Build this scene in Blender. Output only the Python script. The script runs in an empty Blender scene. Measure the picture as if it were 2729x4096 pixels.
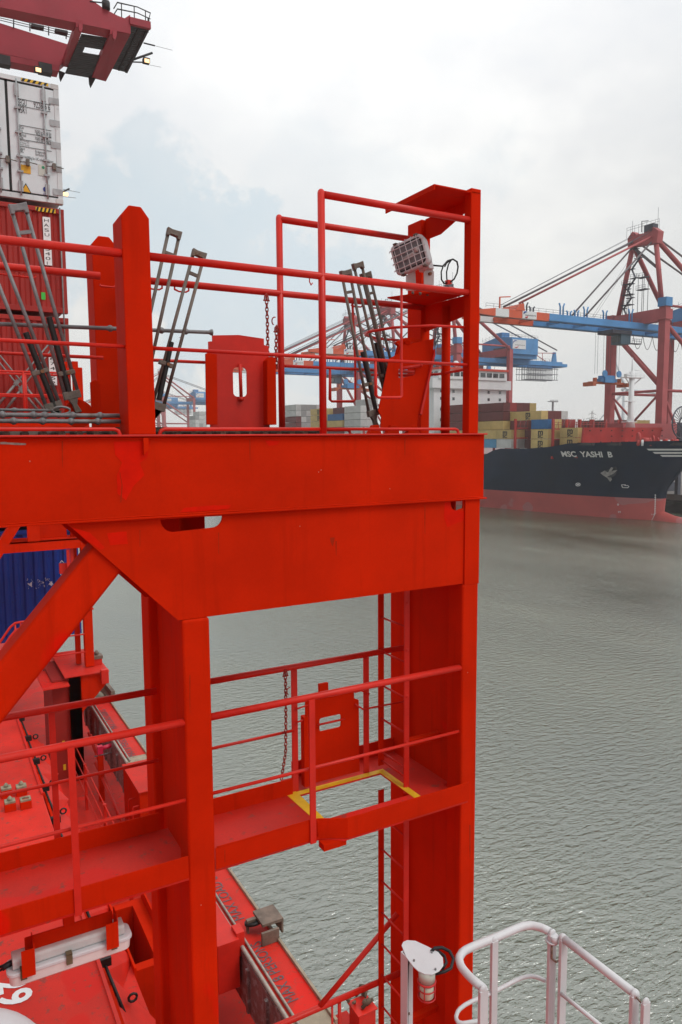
import bpy, bmesh, math, random
from mathutils import Vector, Matrix
random.seed(7)
R_ = math.radians
scene = bpy.context.scene
COL = scene.collection
# ---------------------------------------------------------------- camera
H = 21.0                      # eye height above the water
CX_, CY_, F_ = 1364.5, 2048.0, 2950.0
cxv = Vector((5285.5, 334, -2950.0)).normalized()
czv = Vector((-250, 28500, 2950.0)); czv = (czv - cxv * czv.dot(cxv)).normalized()
cyv = czv.cross(cxv)
RM = Matrix((cxv, cyv, czv))  # world = RM @ camera space
cam = bpy.data.cameras.new('camera'); camo = bpy.data.objects.new('camera', cam); COL.objects.link(camo)
cam.sensor_fit = 'VERTICAL'; cam.sensor_height = 36; cam.lens = F_ / 4096 * 36
cam.clip_start = 0.05; cam.clip_end = 12000
camo.matrix_world = Matrix.Translation((0, 0, H)) @ RM.to_4x4()
scene.camera = camo

def at(px, py, x=None, y=None, z=None):
    d = RM @ Vector(((px - CX_) / F_, -(py - CY_) / F_, -1.0))
    t = x / d.x if x is not None else y / d.y if y is not None else (z - H) / d.z
    return Vector((0, 0, H)) + d * t
def ray(px, py): return (RM @ Vector(((px - CX_) / F_, -(py - CY_) / F_, -1.0))).normalized()

def atp(px, py, p0, n):
    d = ray(px, py); o = Vector((0, 0, H)); n = Vector(n); return o + d * ((Vector(p0) - o).dot(n) / d.dot(n))
# ---------------------------------------------------------------- light
SUN_EL, SUN_AZ = 52, 150      # azimuth clockwise from +Y
w = bpy.data.worlds.new("World"); scene.world = w; w.use_nodes = True
nt = w.node_tree; N = nt.nodes; L = nt.links; N.clear()
out = N.new('ShaderNodeOutputWorld'); bg = N.new('ShaderNodeBackground'); L.new(bg.outputs[0], out.inputs[0])
bg.inputs[1].default_value = 0.1
sky = N.new('ShaderNodeTexSky'); sky.sky_type = 'NISHITA'; sky.sun_disc = False
sky.sun_elevation = R_(SUN_EL); sky.sun_rotation = R_(SUN_AZ); sky.dust_density = 4; sky.air_density = 1.2
tc = N.new('ShaderNodeTexCoord')
sep = N.new('ShaderNodeSeparateXYZ'); L.new(tc.outputs['Generated'], sep.inputs[0])
def wramp(src, pts, interp='LINEAR'):
    r = N.new('ShaderNodeValToRGB'); r.color_ramp.interpolation = interp
    while len(r.color_ramp.elements) < len(pts): r.color_ramp.elements.new(.5)
    for e, (p, c) in zip(r.color_ramp.elements, pts): e.position = p; e.color = (c[0], c[1], c[2], 1)
    L.new(src, r.inputs[0]); return r
def wmath(op, a, b=None, c=None):
    m = N.new('ShaderNodeMath'); m.operation = op
    for i, v in enumerate((a, b, c)):
        if v is None: continue
        if hasattr(v, 'is_output'): L.new(v, m.inputs[i])
        else: m.inputs[i].default_value = v
    return m.outputs[0]
# overcast luminance rising to the zenith
grad = wramp(sep.outputs[2], [(0, (.78, .785, .77)), (.12, (.79, .795, .78)), (.3, (.80, .81, .81)), (.6, (.97, .98, 1.0)), (1, (1, 1, 1))])
lift = wmath('MULTIPLY_ADD', wmath('POWER', wmath('MAXIMUM', sep.outputs[2], 0), 2.0), 3.5, 9.6)
sc = N.new('ShaderNodeVectorMath'); sc.operation = 'SCALE'; L.new(grad.outputs[0], sc.inputs[0]); L.new(lift, sc.inputs[3])
# cloud texture
mp = N.new('ShaderNodeMapping'); mp.inputs['Scale'].default_value = (1, 1, 1.7); L.new(tc.outputs['Generated'], mp.inputs[0])
n1 = N.new('ShaderNodeTexNoise'); n1.inputs['Scale'].default_value = 3.2; n1.inputs['Detail'].default_value = 9; n1.inputs['Roughness'].default_value = .55
L.new(mp.outputs[0], n1.inputs['Vector'])
cl = wramp(n1.outputs[0], [(.36, (.92, .935, .955)), (.5, (1.0, 1.0, 1.0)), (.62, (1.12, 1.11, 1.09))])
mul = N.new('ShaderNodeMix'); mul.data_type = 'RGBA'; mul.blend_type = 'MULTIPLY'; mul.inputs[0].default_value = 1
L.new(sc.outputs[0], mul.inputs[6]); L.new(cl.outputs[0], mul.inputs[7])
# opening with pale blue behind the cumulus edge at left, and a smaller one low in the middle
def blob(px, py, size, wobble, sz=6.0):
    c = ray(px, py)
    vs = N.new('ShaderNodeVectorMath'); vs.operation = 'SUBTRACT'; L.new(tc.outputs['Generated'], vs.inputs[0]); vs.inputs[1].default_value = c
    ml = N.new('ShaderNodeVectorMath'); ml.operation = 'MULTIPLY'; L.new(vs.outputs[0], ml.inputs[0]); ml.inputs[1].default_value = size
    ln = N.new('ShaderNodeVectorMath'); ln.operation = 'LENGTH'; L.new(ml.outputs[0], ln.inputs[0])
    nn = N.new('ShaderNodeTexNoise'); nn.inputs['Scale'].default_value = sz; nn.inputs['Detail'].default_value = 10; nn.inputs['Roughness'].default_value = .58
    L.new(tc.outputs['Generated'], nn.inputs['Vector'])
    s = wmath('ADD', ln.outputs['Value'], wmath('MULTIPLY', wmath('SUBTRACT', nn.outputs[0], .5), wobble))
    return wmath('MINIMUM', wmath('MAXIMUM', wmath('MULTIPLY_ADD', s, -4.6, 4.5), 0), 1)
b1 = wmath('MAXIMUM', blob(420, 900, (7.2, 7.2, 9.8), 3.0, 7), wmath('MAXIMUM', blob(760, 1000, (8.2, 8.2, 9.5), 3.4, 8), blob(960, 1200, (8.5, 8.5, 8.5), 3.2, 8)))
b2 = blob(1210, 1640, (9, 9, 7), 2.5, 9)
b3 = blob(1180, 1330, (8, 8, 8), 2.4, 8)
b4 = blob(1480, 800, (5, 5, 12), 3.0, 6)
bb = wmath('MAXIMUM', wmath('MAXIMUM', b1, wmath('MULTIPLY', b2, .45)), wmath('MAXIMUM', wmath('MULTIPLY', b3, .8), wmath('MULTIPLY', b4, .22)))
n2 = N.new('ShaderNodeTexNoise'); n2.inputs['Scale'].default_value = 7; n2.inputs['Detail'].default_value = 6
L.new(tc.outputs['Generated'], n2.inputs['Vector'])
bb = wmath('MULTIPLY', bb, wmath('MULTIPLY_ADD', n2.outputs[0], 1.6, .08))
bl = N.new('ShaderNodeMix'); bl.data_type = 'RGBA'; L.new(wmath('MINIMUM', bb, 1.0), bl.inputs[0]); L.new(mul.outputs[2], bl.inputs[6])
bl.inputs[7].default_value = (6.15, 6.95, 7.45, 1)
gl = N.new('ShaderNodeVectorMath'); gl.operation = 'DOT_PRODUCT'; L.new(tc.outputs['Generated'], gl.inputs[0]); gl.inputs[1].default_value = ray(1330, 600)
glow = wmath('MULTIPLY', wmath('POWER', wmath('MAXIMUM', gl.outputs['Value'], 0), 16.0), .16)
lf = wmath('MULTIPLY', wmath('MINIMUM', wmath('MAXIMUM', wmath('MULTIPLY_ADD', sep.outputs[0], -1.6, -.35), 0), 1), -.62)
fac = wmath('ADD', wmath('ADD', glow, lf), 1.0)
s2 = N.new('ShaderNodeVectorMath'); s2.operation = 'SCALE'; L.new(bl.outputs[2], s2.inputs[0]); L.new(fac, s2.inputs[3])
fin = N.new('ShaderNodeMix'); fin.data_type = 'RGBA'; fin.inputs[0].default_value = .03
L.new(s2.outputs[0], fin.inputs[6]); L.new(sky.outputs[0], fin.inputs[7]); L.new(fin.outputs[2], bg.inputs[0])

sl = bpy.data.lights.new('sun', 'SUN'); sl.energy = 1.15; sl.angle = R_(22); sl.color = (1, .97, .92)
so = bpy.data.objects.new('sun', sl); COL.objects.link(so)
sd = Vector((math.sin(R_(SUN_AZ)) * math.cos(R_(SUN_EL)), math.cos(R_(SUN_AZ)) * math.cos(R_(SUN_EL)), math.sin(R_(SUN_EL))))
so.rotation_euler = sd.to_track_quat('Z', 'Y').to_euler(); so.location = (0, 0, 60)
vs_ = scene.view_settings; vs_.view_transform = 'Standard'; vs_.look = 'None'; vs_.gamma = 1; vs_.exposure = 0.0
scene.display_settings.display_device = 'sRGB'
scene.cycles.volume_bounces = 3; scene.cycles.max_bounces = 8

# ---------------------------------------------------------------- materials
MATS = {}
def mat_new(name):
    m = bpy.data.materials.new(name); m.use_nodes = True
    n = m.node_tree; b = n.nodes['Principled BSDF']; return m, n, b
def paint(name, col, rough=.5, var=.1, scale=2.0, bump=.15, patch=None, dirt=None, spec=.4, metal=0, fine=60, rnd=0, patch_t=.66, dirt_t=.62, pscale=1.1, streak=0):
    if name in MATS: return MATS[name]
    m, nt, b = mat_new(name); nn, lk = nt.nodes, nt.links
    tco = nn.new('ShaderNodeTexCoord')
    def noise(s, d=4, vec=None, r=.6):
        t = nn.new('ShaderNodeTexNoise'); t.inputs['Scale'].default_value = s; t.inputs['Detail'].default_value = d; t.inputs['Roughness'].default_value = r
        lk.new(vec or tco.outputs['Object'], t.inputs['Vector']); return t.outputs[0]
    def ramp(src, a, bb_):
        r = nn.new('ShaderNodeMapRange'); r.inputs[1].default_value = a; r.inputs[2].default_value = bb_; lk.new(src, r.inputs[0]); return r.outputs[0]
    def mix(fac, a, bcol, mode='MIX'):
        x = nn.new('ShaderNodeMix'); x.data_type = 'RGBA'; x.blend_type = mode
        if hasattr(fac, 'is_output'): lk.new(fac, x.inputs[0])
        else: x.inputs[0].default_value = fac
        for i, c in ((6, a), (7, bcol)):
            if hasattr(c, 'is_output'): lk.new(c, x.inputs[i])
            else: x.inputs[i].default_value = (c[0], c[1], c[2], 1)
        return x.outputs[2]
    lo = [c * (1 - var) for c in col]; hi = [min(1, c * (1 + var)) for c in col]
    c = mix(ramp(noise(scale), .35, .65), lo, hi)
    f = ramp(noise(fine, 3), .3, .7)
    c = mix(f, mix(var * .5, c, (0, 0, 0)), c)
    if patch: c = mix(ramp(noise(pscale, 2, r=.3), patch_t, patch_t + .012), c, patch)
    if streak:
        mp = nn.new('ShaderNodeMapping'); mp.inputs['Scale'].default_value = (7, 7, .5); lk.new(tco.outputs['Object'], mp.inputs[0])
        c = mix(ramp(noise(1.5, 6, mp.outputs[0]), .56, .8), c, [x * (1 - streak) for x in col])
    if dirt: c = mix(ramp(noise(9, 8, r=.7), dirt_t, dirt_t + .12), c, dirt)
    if rnd:
        oi = nn.new('ShaderNodeObjectInfo'); hv = nn.new('ShaderNodeHueSaturation'); lk.new(c, hv.inputs['Color'])
        lk.new(ramp(oi.outputs['Random'], 0, 1), hv.inputs['Value']); mr = hv.inputs['Value'].links[0].from_node
        mr.inputs[3].default_value = 1 - rnd; mr.inputs[4].default_value = 1 + rnd; c = hv.outputs[0]
    lk.new(c, b.inputs['Base Color'])
    b.inputs['Specular IOR Level'].default_value = spec; b.inputs['Metallic'].default_value = metal
    rr = nn.new('ShaderNodeMapRange'); rr.inputs[3].default_value = max(.05, rough - .1); rr.inputs[4].default_value = min(1, rough + .12)
    lk.new(noise(scale * 4, 5), rr.inputs[0]); lk.new(rr.outputs[0], b.inputs['Roughness'])
    if bump:
        bp = nn.new('ShaderNodeBump'); bp.inputs['Strength'].default_value = bump; bp.inputs['Distance'].default_value = .01
        lk.new(noise(scale * 6, 5), bp.inputs['Height']); lk.new(bp.outputs[0], b.inputs['Normal'])
    MATS[name] = m; return m
RED = paint('red_deck_paint', (.57, .018, .0014), .6, .12, 1.3, .12, patch=(.66, .009, .002), spec=.03, streak=.28, dirt=(.26, .03, .012), dirt_t=.72, patch_t=.70)
RED2 = paint('red_rail_paint', (.60, .020, .010), .42, .1, 4, .2, spec=.32, dirt=(.25, .03, .02), dirt_t=.72)
REDW = paint('worn_red_deck_paint', (.60, .026, .015), .55, .2, .8, .4, patch=(.66, .016, .008), dirt=(.22, .06, .045), dirt_t=.57, spec=.2, patch_t=.6)
GALV = paint('galvanised_steel', (.20, .20, .205), .55, .28, 6, .4, dirt=(.15, .10, .07), dirt_t=.57, spec=.5, metal=.35)
STEEL = paint('dull_brown_steel', (.16, .135, .115), .6, .25, 9, .5, dirt=(.13, .07, .04), dirt_t=.55, spec=.4, metal=.3)
BLACK = paint('black_grease', (.008, .0075, .007), .5, .2, 20, .3, spec=.5)
RUBBER = paint('black_rubber', (.012, .012, .014), .5, .2, 20, .1)
WHITE = paint('white_paint', (.60, .60, .615), .42, .05, 3, .15, dirt=(.30, .20, .13), dirt_t=.66, spec=.45)
WHITE2 = paint('chalky_white_paint', (.54, .53, .52), .55, .08, 6, .2, dirt=(.30, .2, .12), dirt_t=.62)
TAN = paint('weathered_aluminium', (.34, .28, .2), .6, .15, 5, .3, dirt=(.18, .14, .1), dirt_t=.55)
YEL = paint('yellow_marking_paint', (.75, .47, .02), .5, .1, 8, .1)
INK = paint('black_lettering', (.02, .02, .022), .6, .1, 8, 0)
GREY = paint('grey_lettering', (.10, .09, .10), .6, .1, 8, 0)
WINK = paint('white_lettering', (.8, .8, .8), .55, .05, 8, 0)
GRATE = paint('grimy_grating', (.045, .032, .022), .8, .4, 14, .6, dirt=(.10, .07, .045), dirt_t=.5)
GASK = paint('black_gasket', (.01, .01, .01), .6, .1, 8, 0)
def glass(name, col=(.08, .08, .09), rough=.08):
    if name in MATS: return MATS[name]
    m, nt, b = mat_new(name); b.inputs['Base Color'].default_value = (*col, 1); b.inputs['Roughness'].default_value = rough
    b.inputs['Specular IOR Level'].default_value = .8; b.inputs['Coat Weight'].default_value = .5
    MATS[name] = m; return m

# ---------------------------------------------------------------- mesh builder
WP = {}
def wpos(o): return WP.get(o.name, Vector((0, 0, 0))) if o else Vector((0, 0, 0))
class MB:
    def __init__(s): s.v = []; s.f = []; s.sm = []
    def add(s, vs, fs, smooth=False):
        b = len(s.v); s.v += [Vector(p) for p in vs]; s.f += [[b + i for i in f] for f in fs]; s.sm += [smooth] * len(fs); return s
    def box(s, x0, x1, y0, y1, z0, z1):
        vs = [(x, y, z) for z in (z0, z1) for y in (y0, y1) for x in (x0, x1)]
        return s.add(vs, [(0, 2, 3, 1), (4, 5, 7, 6), (0, 1, 5, 4), (2, 6, 7, 3), (0, 4, 6, 2), (1, 3, 7, 5)])
    def obox(s, c, ux, uy, uz, hx, hy, hz):
        c = Vector(c); vs = [c + ux * (a * hx) + uy * (b * hy) + uz * (d * hz) for d in (-1, 1) for b in (-1, 1) for a in (-1, 1)]
        return s.add(vs, [(0, 2, 3, 1), (4, 5, 7, 6), (0, 1, 5, 4), (2, 6, 7, 3), (0, 4, 6, 2), (1, 3, 7, 5)])
    def beam(s, p, q, w, h, up=(0, 0, 1)):
        p, q = Vector(p), Vector(q); d = q - p; l = d.length; d.normalize(); up = Vector(up)
        if abs(d.dot(up)) > .97: up = Vector((0, 1, 0))
        a = d.cross(up).normalized(); b = a.cross(d)
        return s.obox((p + q) / 2, d, a, b, l / 2, w / 2, h / 2)
    def tube(s, pts, r, n=10, cap=True, dome=False):
        pts = [Vector(p) for p in pts]; rings = []; m = len(pts); prev = None
        rr = r if isinstance(r, (list, tuple)) else [r] * m
        for i, p in enumerate(pts):
            d = (pts[min(i + 1, m - 1)] - pts[max(i - 1, 0)]).normalized()
            if prev is None:
                up = Vector((0, 0, 1)) if abs(d.z) < .9 else Vector((0, 1, 0)); a = d.cross(up).normalized()
            else:
                a = (prev - d * prev.dot(d)).normalized()
            prev = a; b = d.cross(a); k = 1
            if 0 < i < m - 1:
                c = (pts[i] - pts[i - 1]).normalized().dot(d); k = 1 / max(c, .6)
            rings.append([p + (a * math.cos(t * 2 * math.pi / n) + b * math.sin(t * 2 * math.pi / n)) * rr[i] * (k if k > 1.02 else 1) for t in range(n)])
        vs = [v for g in rings for v in g]; fs = []
        for i in range(m - 1):
            for t in range(n): fs.append((i * n + t, i * n + (t + 1) % n, (i + 1) * n + (t + 1) % n, (i + 1) * n + t))
        s.add(vs, fs, True)
        if cap: s.add(rings[0], [list(range(n))[::-1]]); s.add(rings[-1], [list(range(n))])
        return s
    def prism(s, poly, off):
        poly = [Vector(p) for p in poly]; off = Vector(off); n = len(poly)
        vs = poly + [p + off for p in poly]
        return s.add(vs, [list(range(n))[::-1], list(range(n, 2 * n))] + [(i, (i + 1) % n, n + (i + 1) % n, n + i) for i in range(n)])
    def quad(s, *p): return s.add(p, [list(range(len(p)))])
    def disc(s, c, ax, r, th, n=20, r0=0):
        c = Vector(c); ax = Vector(ax).normalized(); return s.tube([c - ax * th / 2, c + ax * th / 2], r, n)
    def sphere(s, c, r, n=10, k=6, squash=(1, 1, 1)):
        c = Vector(c); vs = []; fs = []
        for i in range(k + 1):
            ph = math.pi * i / k
            for j in range(n): t = 2 * math.pi * j / n; vs.append(c + Vector((math.sin(ph) * math.cos(t) * r * squash[0], math.sin(ph) * math.sin(t) * r * squash[1], math.cos(ph) * r * squash[2])))
        for i in range(k):
            for j in range(n): fs.append((i * n + j, (i + 1) * n + j, (i + 1) * n + (j + 1) % n, i * n + (j + 1) % n))
        return s.add(vs, fs, True)
    def build(s, name, mat, parent=None, bevel=0, loc=None, seg=2):
        me = bpy.data.meshes.new(name); o = Vector(loc) if loc is not None else wpos(parent)
        me.from_pydata([v - o for v in s.v], [], s.f); me.polygons.foreach_set('use_smooth', s.sm)
        bm = bmesh.new(); bm.from_mesh(me); bmesh.ops.remove_doubles(bm, verts=bm.verts, dist=1e-5); bmesh.ops.recalc_face_normals(bm, faces=bm.faces); bm.to_mesh(me); bm.free()
        me.materials.append(mat); ob = bpy.data.objects.new(name, me); COL.objects.link(ob)
        if parent is not None: ob.parent = parent
        elif loc is not None: ob.location = o
        WP[ob.name] = o
        if bevel:
            b = ob.modifiers.new('bevel', 'BEVEL'); b.width = bevel; b.segments = seg; b.limit_method = 'ANGLE'; b.angle_limit = R_(40)
        return ob
def tag(o, label, cat, group=None, kind=None):
    if label: o['label'] = label
    if cat: o['category'] = cat
    if group: o['group'] = group
    if kind: o['kind'] = kind
    return o
def thing(name, label, cat, loc, group=None):
    o = bpy.data.objects.new(name, None); COL.objects.link(o); o.location = Vector(loc); WP[o.name] = Vector(loc)
    o.empty_display_size = .2
    return tag(o, label, cat, group)
def copy_tree(o, loc=None, label=None, depth=0):
    c = o.copy(); COL.objects.link(c)
    if loc is not None: c.location = Vector(loc)
    if label: c['label'] = label
    for ch in list(o.children):
        g = copy_tree(ch); g.parent = c
    WP[c.name] = Vector(c.location); return c
FONT = None
def text_verts(s, size, xs=1.0, shear=0, bold=0, spacing=1.0):
    cu = bpy.data.curves.new('t', 'FONT'); cu.body = s; cu.size = size; cu.shear = shear; cu.offset = bold; cu.resolution_u = 3; cu.space_character = spacing
    ob = bpy.data.objects.new('t', cu); COL.objects.link(ob); bpy.context.view_layer.update()
    me = bpy.data.meshes.new_from_object(ob.evaluated_get(bpy.context.evaluated_depsgraph_get()))
    vs = [Vector((v.co.x * xs, v.co.y, 0)) for v in me.vertices]; fs = [list(p.vertices) for p in me.polygons]
    bpy.data.objects.remove(ob); bpy.data.curves.remove(cu); bpy.data.meshes.remove(me)
    return vs, fs
def put_text(mb, s, size, o, ux, uy, xs=1.0, shear=0, bold=0, spacing=1.0, width=None, fn=None):
    vs, fs = text_verts(s, size, xs, shear, bold, spacing)
    if width:
        w0 = max(v.x for v in vs); k = width / w0
        for v in vs: v.x *= k
    ux, uy, o = Vector(ux), Vector(uy), Vector(o)
    pts = [o + ux * v.x + uy * v.y for v in vs]
    if fn: pts = [fn(p) for p in pts]
    mb.add(pts, fs)
def lerp(a, b, t): return Vector(a) + (Vector(b) - Vector(a)) * t
# ================================================================ the near lashing bridge
FY, BY = 4.4, 5.1
XV, YV, ZV = Vector((1, 0, 0)), Vector((0, 1, 0)), Vector((0, 0, 1))
LB = thing('lashing_bridge', 'huge bright red steel lashing bridge with two galleries filling the foreground', 'lashing bridge', (1.4, 4.9, 12.6))
tg = MB().box(-2.2, 3.735, FY + .012, FY + .024, 20.53, 21.008)
tg.box(-2.2, 3.735, 5.2, 5.212, 20.53, 21.008)
tg.box(3.68, 3.692, FY + .03, 5.2, 20.54, 21.0)
for x in (-.6, .35, 1.12, 2.4): tg.box(x, x + .012, FY + .024, 5.2, 20.53, 21.0)
girder = tg.build('top_girder', RED, LB)
MB().box(-2.2, 3.745, FY - .018, FY + .10, 21.008, 21.02).box(-2.2, 3.745, 5.12, 5.23, 21.008, 21.02).build('top_flange', RED2, girder, .003)
MB().box(-2.2, 3.745, FY - .02, FY + .09, 20.518, 20.53).box(-2.2, 3.745, 5.12, 5.23, 20.518, 20.53).build('bottom_flange', RED, girder, .003)
MB().prism([(1.125, FY + .011, 21.0), (1.155, FY + .011, 21.0), (1.155, FY + .011, 20.93), (1.125, FY + .011, 20.90)], (0, -.028, 0)).build('stiffener_lug', RED, girder, .002)
# gusset with two cut-outs under the flange
def arc(cx, cz, r, a0, a1, n=6): return [(cx + r * math.cos(R_(a0 + (a1 - a0) * i / n)), cz + r * math.sin(R_(a0 + (a1 - a0) * i / n))) for i in range(n + 1)]
zt, zb_ = 20.516, 19.87
poly = [(.68, zt), (1.31, zb_ + .0), (3.535, zb_), (3.69, zb_), (3.69, zt)]
poly += [(3.54, zt)] + [(3.54, 20.455)] + arc(3.475, 20.49, .05, -90, -170, 5)[::1] + [(3.42, zt)]
poly += [(1.615, zt)] + arc(1.545, 20.505, .07, -5, -90) + arc(1.30, 20.505, .08, -90, -175) + [(1.215, zt)]
gp = MB().prism([(x, FY + .014, z) for x, z in poly], (0, .014, 0))
gusset = gp.build('gusset_plate', RED, LB, .0015)
gp2 = MB().prism([(x, 5.2, z) for x, z in [(.68, zt), (1.31, zb_), (3.69, zb_), (3.69, zt), (1.98, zt), (1.98, 20.3), (1.765, 20.3), (1.765, zt)]], (0, .012, 0)).build('gusset_plate', RED, LB)
# columns : front box, web, rear box
def column(x0, x1, z0, z1, zf):
    c = MB().box(x0, x1, FY, FY + .19, z0, zf).box(x0, x1, 5.2, 5.42, z0, z1)
    ob = c.build('column', RED, LB, .018, seg=3)
    MB().box(x0 + .06, x0 + .075, FY + .19, 5.2, z0, z1).build('column_web', RED, ob)
    return ob
column(1.33, 1.51, 10.5, 20.5, 19.868)
column(3.535, 3.69, 10.5, 20.5, 19.868)
# the front of the right column runs on under the gusset edge as one face
MB().box(3.55, 3.69, FY - .001, FY + .012, 19.86, 20.516).build('cover_plate', RED, LB, .001)
# diagonal brace
d = (Vector((.89, 0, 20.27)) - Vector((.285, 0, 19.57))).normalized()
MB().obox(Vector((.89, FY + .14, 20.27)) - d * 1.6, d, YV, d.cross(YV), 1.66, .105, .113).build('diagonal_brace', RED, LB, .03, seg=4)
# tall tapered posts on the girder
def horn(x0, x1, y0, y1, zs, zp, zb, inner):
    # front plate with a chamfered top, joined to side plate
    m = MB().prism([(x0, y0, zb), (x1, y0, zb), (x1, y0, zs), (x1 - .045, y0, zp), (x0 + .045, y0, zp), (x0, y0, zs)], (0, y1 - y0, 0))
    return m.build('container_guide_post', RED, LB, .006)
horn(1.045, 1.205, FY, FY + .225, 22.265, 22.325, 21.02, 0)
horn(1.04, 1.20, 5.22, 5.44, 22.29, 22.345, 21.02, 0)
MB().box(1.0, 1.02, 5.02, 5.06, 21.02, 21.35).prism([(.955, 5.0, 21.02), (1.01, 5.0, 21.02), (1.01, 5.0, 21.36), (.985, 5.0, 21.38), (.955, 5.0, 21.36)], (0, .03, 0)).build('stop_plate', RED, LB, .003)
# outboard end frame
ef = MB().box(3.575, 3.665, FY, FY + .08, 21.02, 22.80)
ef.build('end_post', RED, LB, .004)
MB().box(3.63, 3.72, 5.1, 5.3, 21.02, 22.76).build('end_post', RED, LB, .006)
MB().tube([(3.66, 4.8, 21.02), (3.66, 4.8, 22.02)], .036, 14).build('end_post', RED, LB)
MB().prism([(3.24, FY + .0, 22.765), (3.66, FY + .0, 22.765), (3.72, 5.04, 22.765), (3.24, 5.04, 22.765)], (0, 0, .01)).box(3.24, 3.25, FY, 5.04, 22.735, 22.765).build('roof_plate', RED, LB, .002)
MB().prism([(3.668, FY + .08, 22.765), (3.668, 5.1, 22.765), (3.668, 5.1, 22.60), (3.668, 4.9, 22.60), (3.668, FY + .08, 22.72)], (.01, 0, 0)).build('bracket_plate', RED, LB)
MB().prism([(3.22, 4.98, 22.075), (3.45, 4.50, 22.075), (3.66, 4.50, 22.075), (3.70, 5.1, 22.075), (3.60, 5.1, 22.075)], (0, 0, .012)).build('lamp_shelf', RED, LB, .002)
MB().prism([(3.668, FY + .08, 22.07), (3.668, 5.1, 22.07), (3.668, 5.1, 21.86), (3.668, FY + .08, 21.93)], (.01, 0, 0)).build('bracket_plate', RED, LB)
# ---- rails : (x0,x1,y,z,r)
def guard(name, rails, posts=()):
    m = MB()
    for p in rails: m.tube(p[0], p[1], 12)
    r = m.build(name, RED2, LB)
    for p in posts:
        q = MB()
        if p[0] == 't': q.tube([p[1], p[2]], p[3], 12); q.sphere(p[2], p[3], 12, 6)
        else: q.box(*p[1])
        q.build('rail_post', RED2, r)
    return r
rt, rm = .0245, .0115
yf, yb = FY + .03, BY
guard('guard_rail', [([(-2.2, yf, 22.058), (1.05, yf, 22.058)], rt), ([(-2.2, yf, 21.53), (1.05, yf, 21.53)], rm),
                     ([(1.2, yf, 22.058), (3.58, yf, 22.058)], rt), ([(1.2, yf, 21.53), (3.58, yf, 21.53)], rm),
                     ([(2.37, yf, 22.58), (3.60, yf, 22.58)], rt)],
      [('t', (2.35, yf, 21.02), (2.35, yf, 22.59), rt)])
guard('guard_rail', [([(-2.2, yb, 22.058), (1.06, yb, 22.058)], rt), ([(-2.2, yb, 21.53), (1.06, yb, 21.53)], rm),
                     ([(1.2, yb, 22.058), (3.64, yb, 22.058)], rt), ([(1.2, yb, 21.53), (1.76, yb, 21.53)], rm), ([(2.33, yb, 21.53), (3.64, yb, 21.53)], rm),
                     ([(2.36, yb, 22.59), (3.64, yb, 22.59)], rt)],
      [('t', (2.355, yb, 21.02), (2.355, yb, 22.60), rt)])
# toe pipes just above the deck
def bend(x0, x1, y, z, r=.05, left=True, right=True):
    p = []
    if left: p += [(x0, y, 21.02), (x0, y, z - r), (x0 + r * .3, y, z - r * .3), (x0 + r, y, z)]
    else: p += [(x0, y, z)]
    if right: p += [(x1 - r, y, z), (x1 - r * .3, y, z - r * .3), (x1, y, z - r), (x1, y, 21.02)]
    else: p += [(x1, y, z)]
    return p
tp = MB(); tp.tube(bend(-2.2, 1.0, yf, 21.052, .03, False, True), .011, 10); tp.tube(bend(1.235, 2.345, yf, 21.052, .03, True, False), .011, 10)
tp.tube(bend(2.355, 3.50, yf, 21.052, .03, False, True), .011, 10); tp.tube(bend(1.3, 2.95, 5.1, 21.052, .03, True, True), .011, 10)
tp.build('toe_rail', RED2, LB)
# small framed gates hanging in the rails
g = MB()
p = lambda a, b, y=yf + .0: at(a, b, y=y)
z5 = lambda a, b, y: at(1200 + a * .5102, 700 + b * .5102, y=y)
g.tube([z5(797, 880, yf), z5(795, 1440, yf), z5(800, 1730, yf), z5(785, 1745, yf), z5(615, 1745, yf), z5(596, 1725, yf), z5(592, 1440, yf)], .009, 8)
g.build('drop_bar', RED2, LB)
g = MB(); g.tube([z5(412, 1010, yb), z5(434, 1500, yb), z5(434, 1760, yb), z5(418, 1775, yb), z5(250, 1775, yb), z5(236, 1760, yb), z5(236, 1515, yb)], .0095, 8)
g.build('drop_bar', RED2, LB)
# hoops at the end frame
h = MB(); h.tube([(3.64, 4.45, 21.81), (3.3, 4.5, 21.81), (3.06, 4.66, 21.80), (2.98, 4.86, 21.79), (3.03, 5.0, 21.785), (3.2, 5.1, 21.78), (3.64, 5.12, 21.78)], .010, 8)
h.tube([(3.6, 4.5, 21.50), (3.66, 4.9, 21.50), (3.5, 5.1, 21.50), (3.1, 5.1, 21.49)], .010, 8)
h.build('safety_hoop', RED2, LB)
# hooks under the rails
hk = MB(); c = z5(75, 800, yf); hk.tube([c, c - ZV * .03, c + Vector((.012, 0, -.05)), c + Vector((.022, 0, -.035))], .004, 6); hk.build('hook', RED2, LB)
# grating deck between the rails
gr = MB().box(-2.2, 3.5, FY + .1, 5.12, 21.0, 21.012)
for k in range(47):
    x = -2.15 + k * .098
    if 1.0 < x < 1.22: continue
    gr.tube([(x, FY + .115, 21.027), (x, 5.14, 21.027)], .02, 7)
gr.box(-2.2, 2.5, 5.15, 5.165, 21.02, 21.075)
gr.box(-2.2, 2.5, 4.78, 4.79, 21.046, 21.066)
gr.build('grating_deck', GRATE, LB)
# ---- the standing plate lid in the middle, with its two guides
z4 = lambda a, b, y: at(500 + a * .5102, 800 + b * .5102, y=y)
YL = 5.03
def P2(l, y, f): return [f(a, b, y) for a, b in l]
out = P2([(640, 1762), (660, 1762), (662, 1100), (682, 1095), (690, 1062), (735, 1049), (1092, 1080), (1094, 1120), (1130, 1135), (1135, 1762)], YL, z4)
lid = MB()
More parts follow.
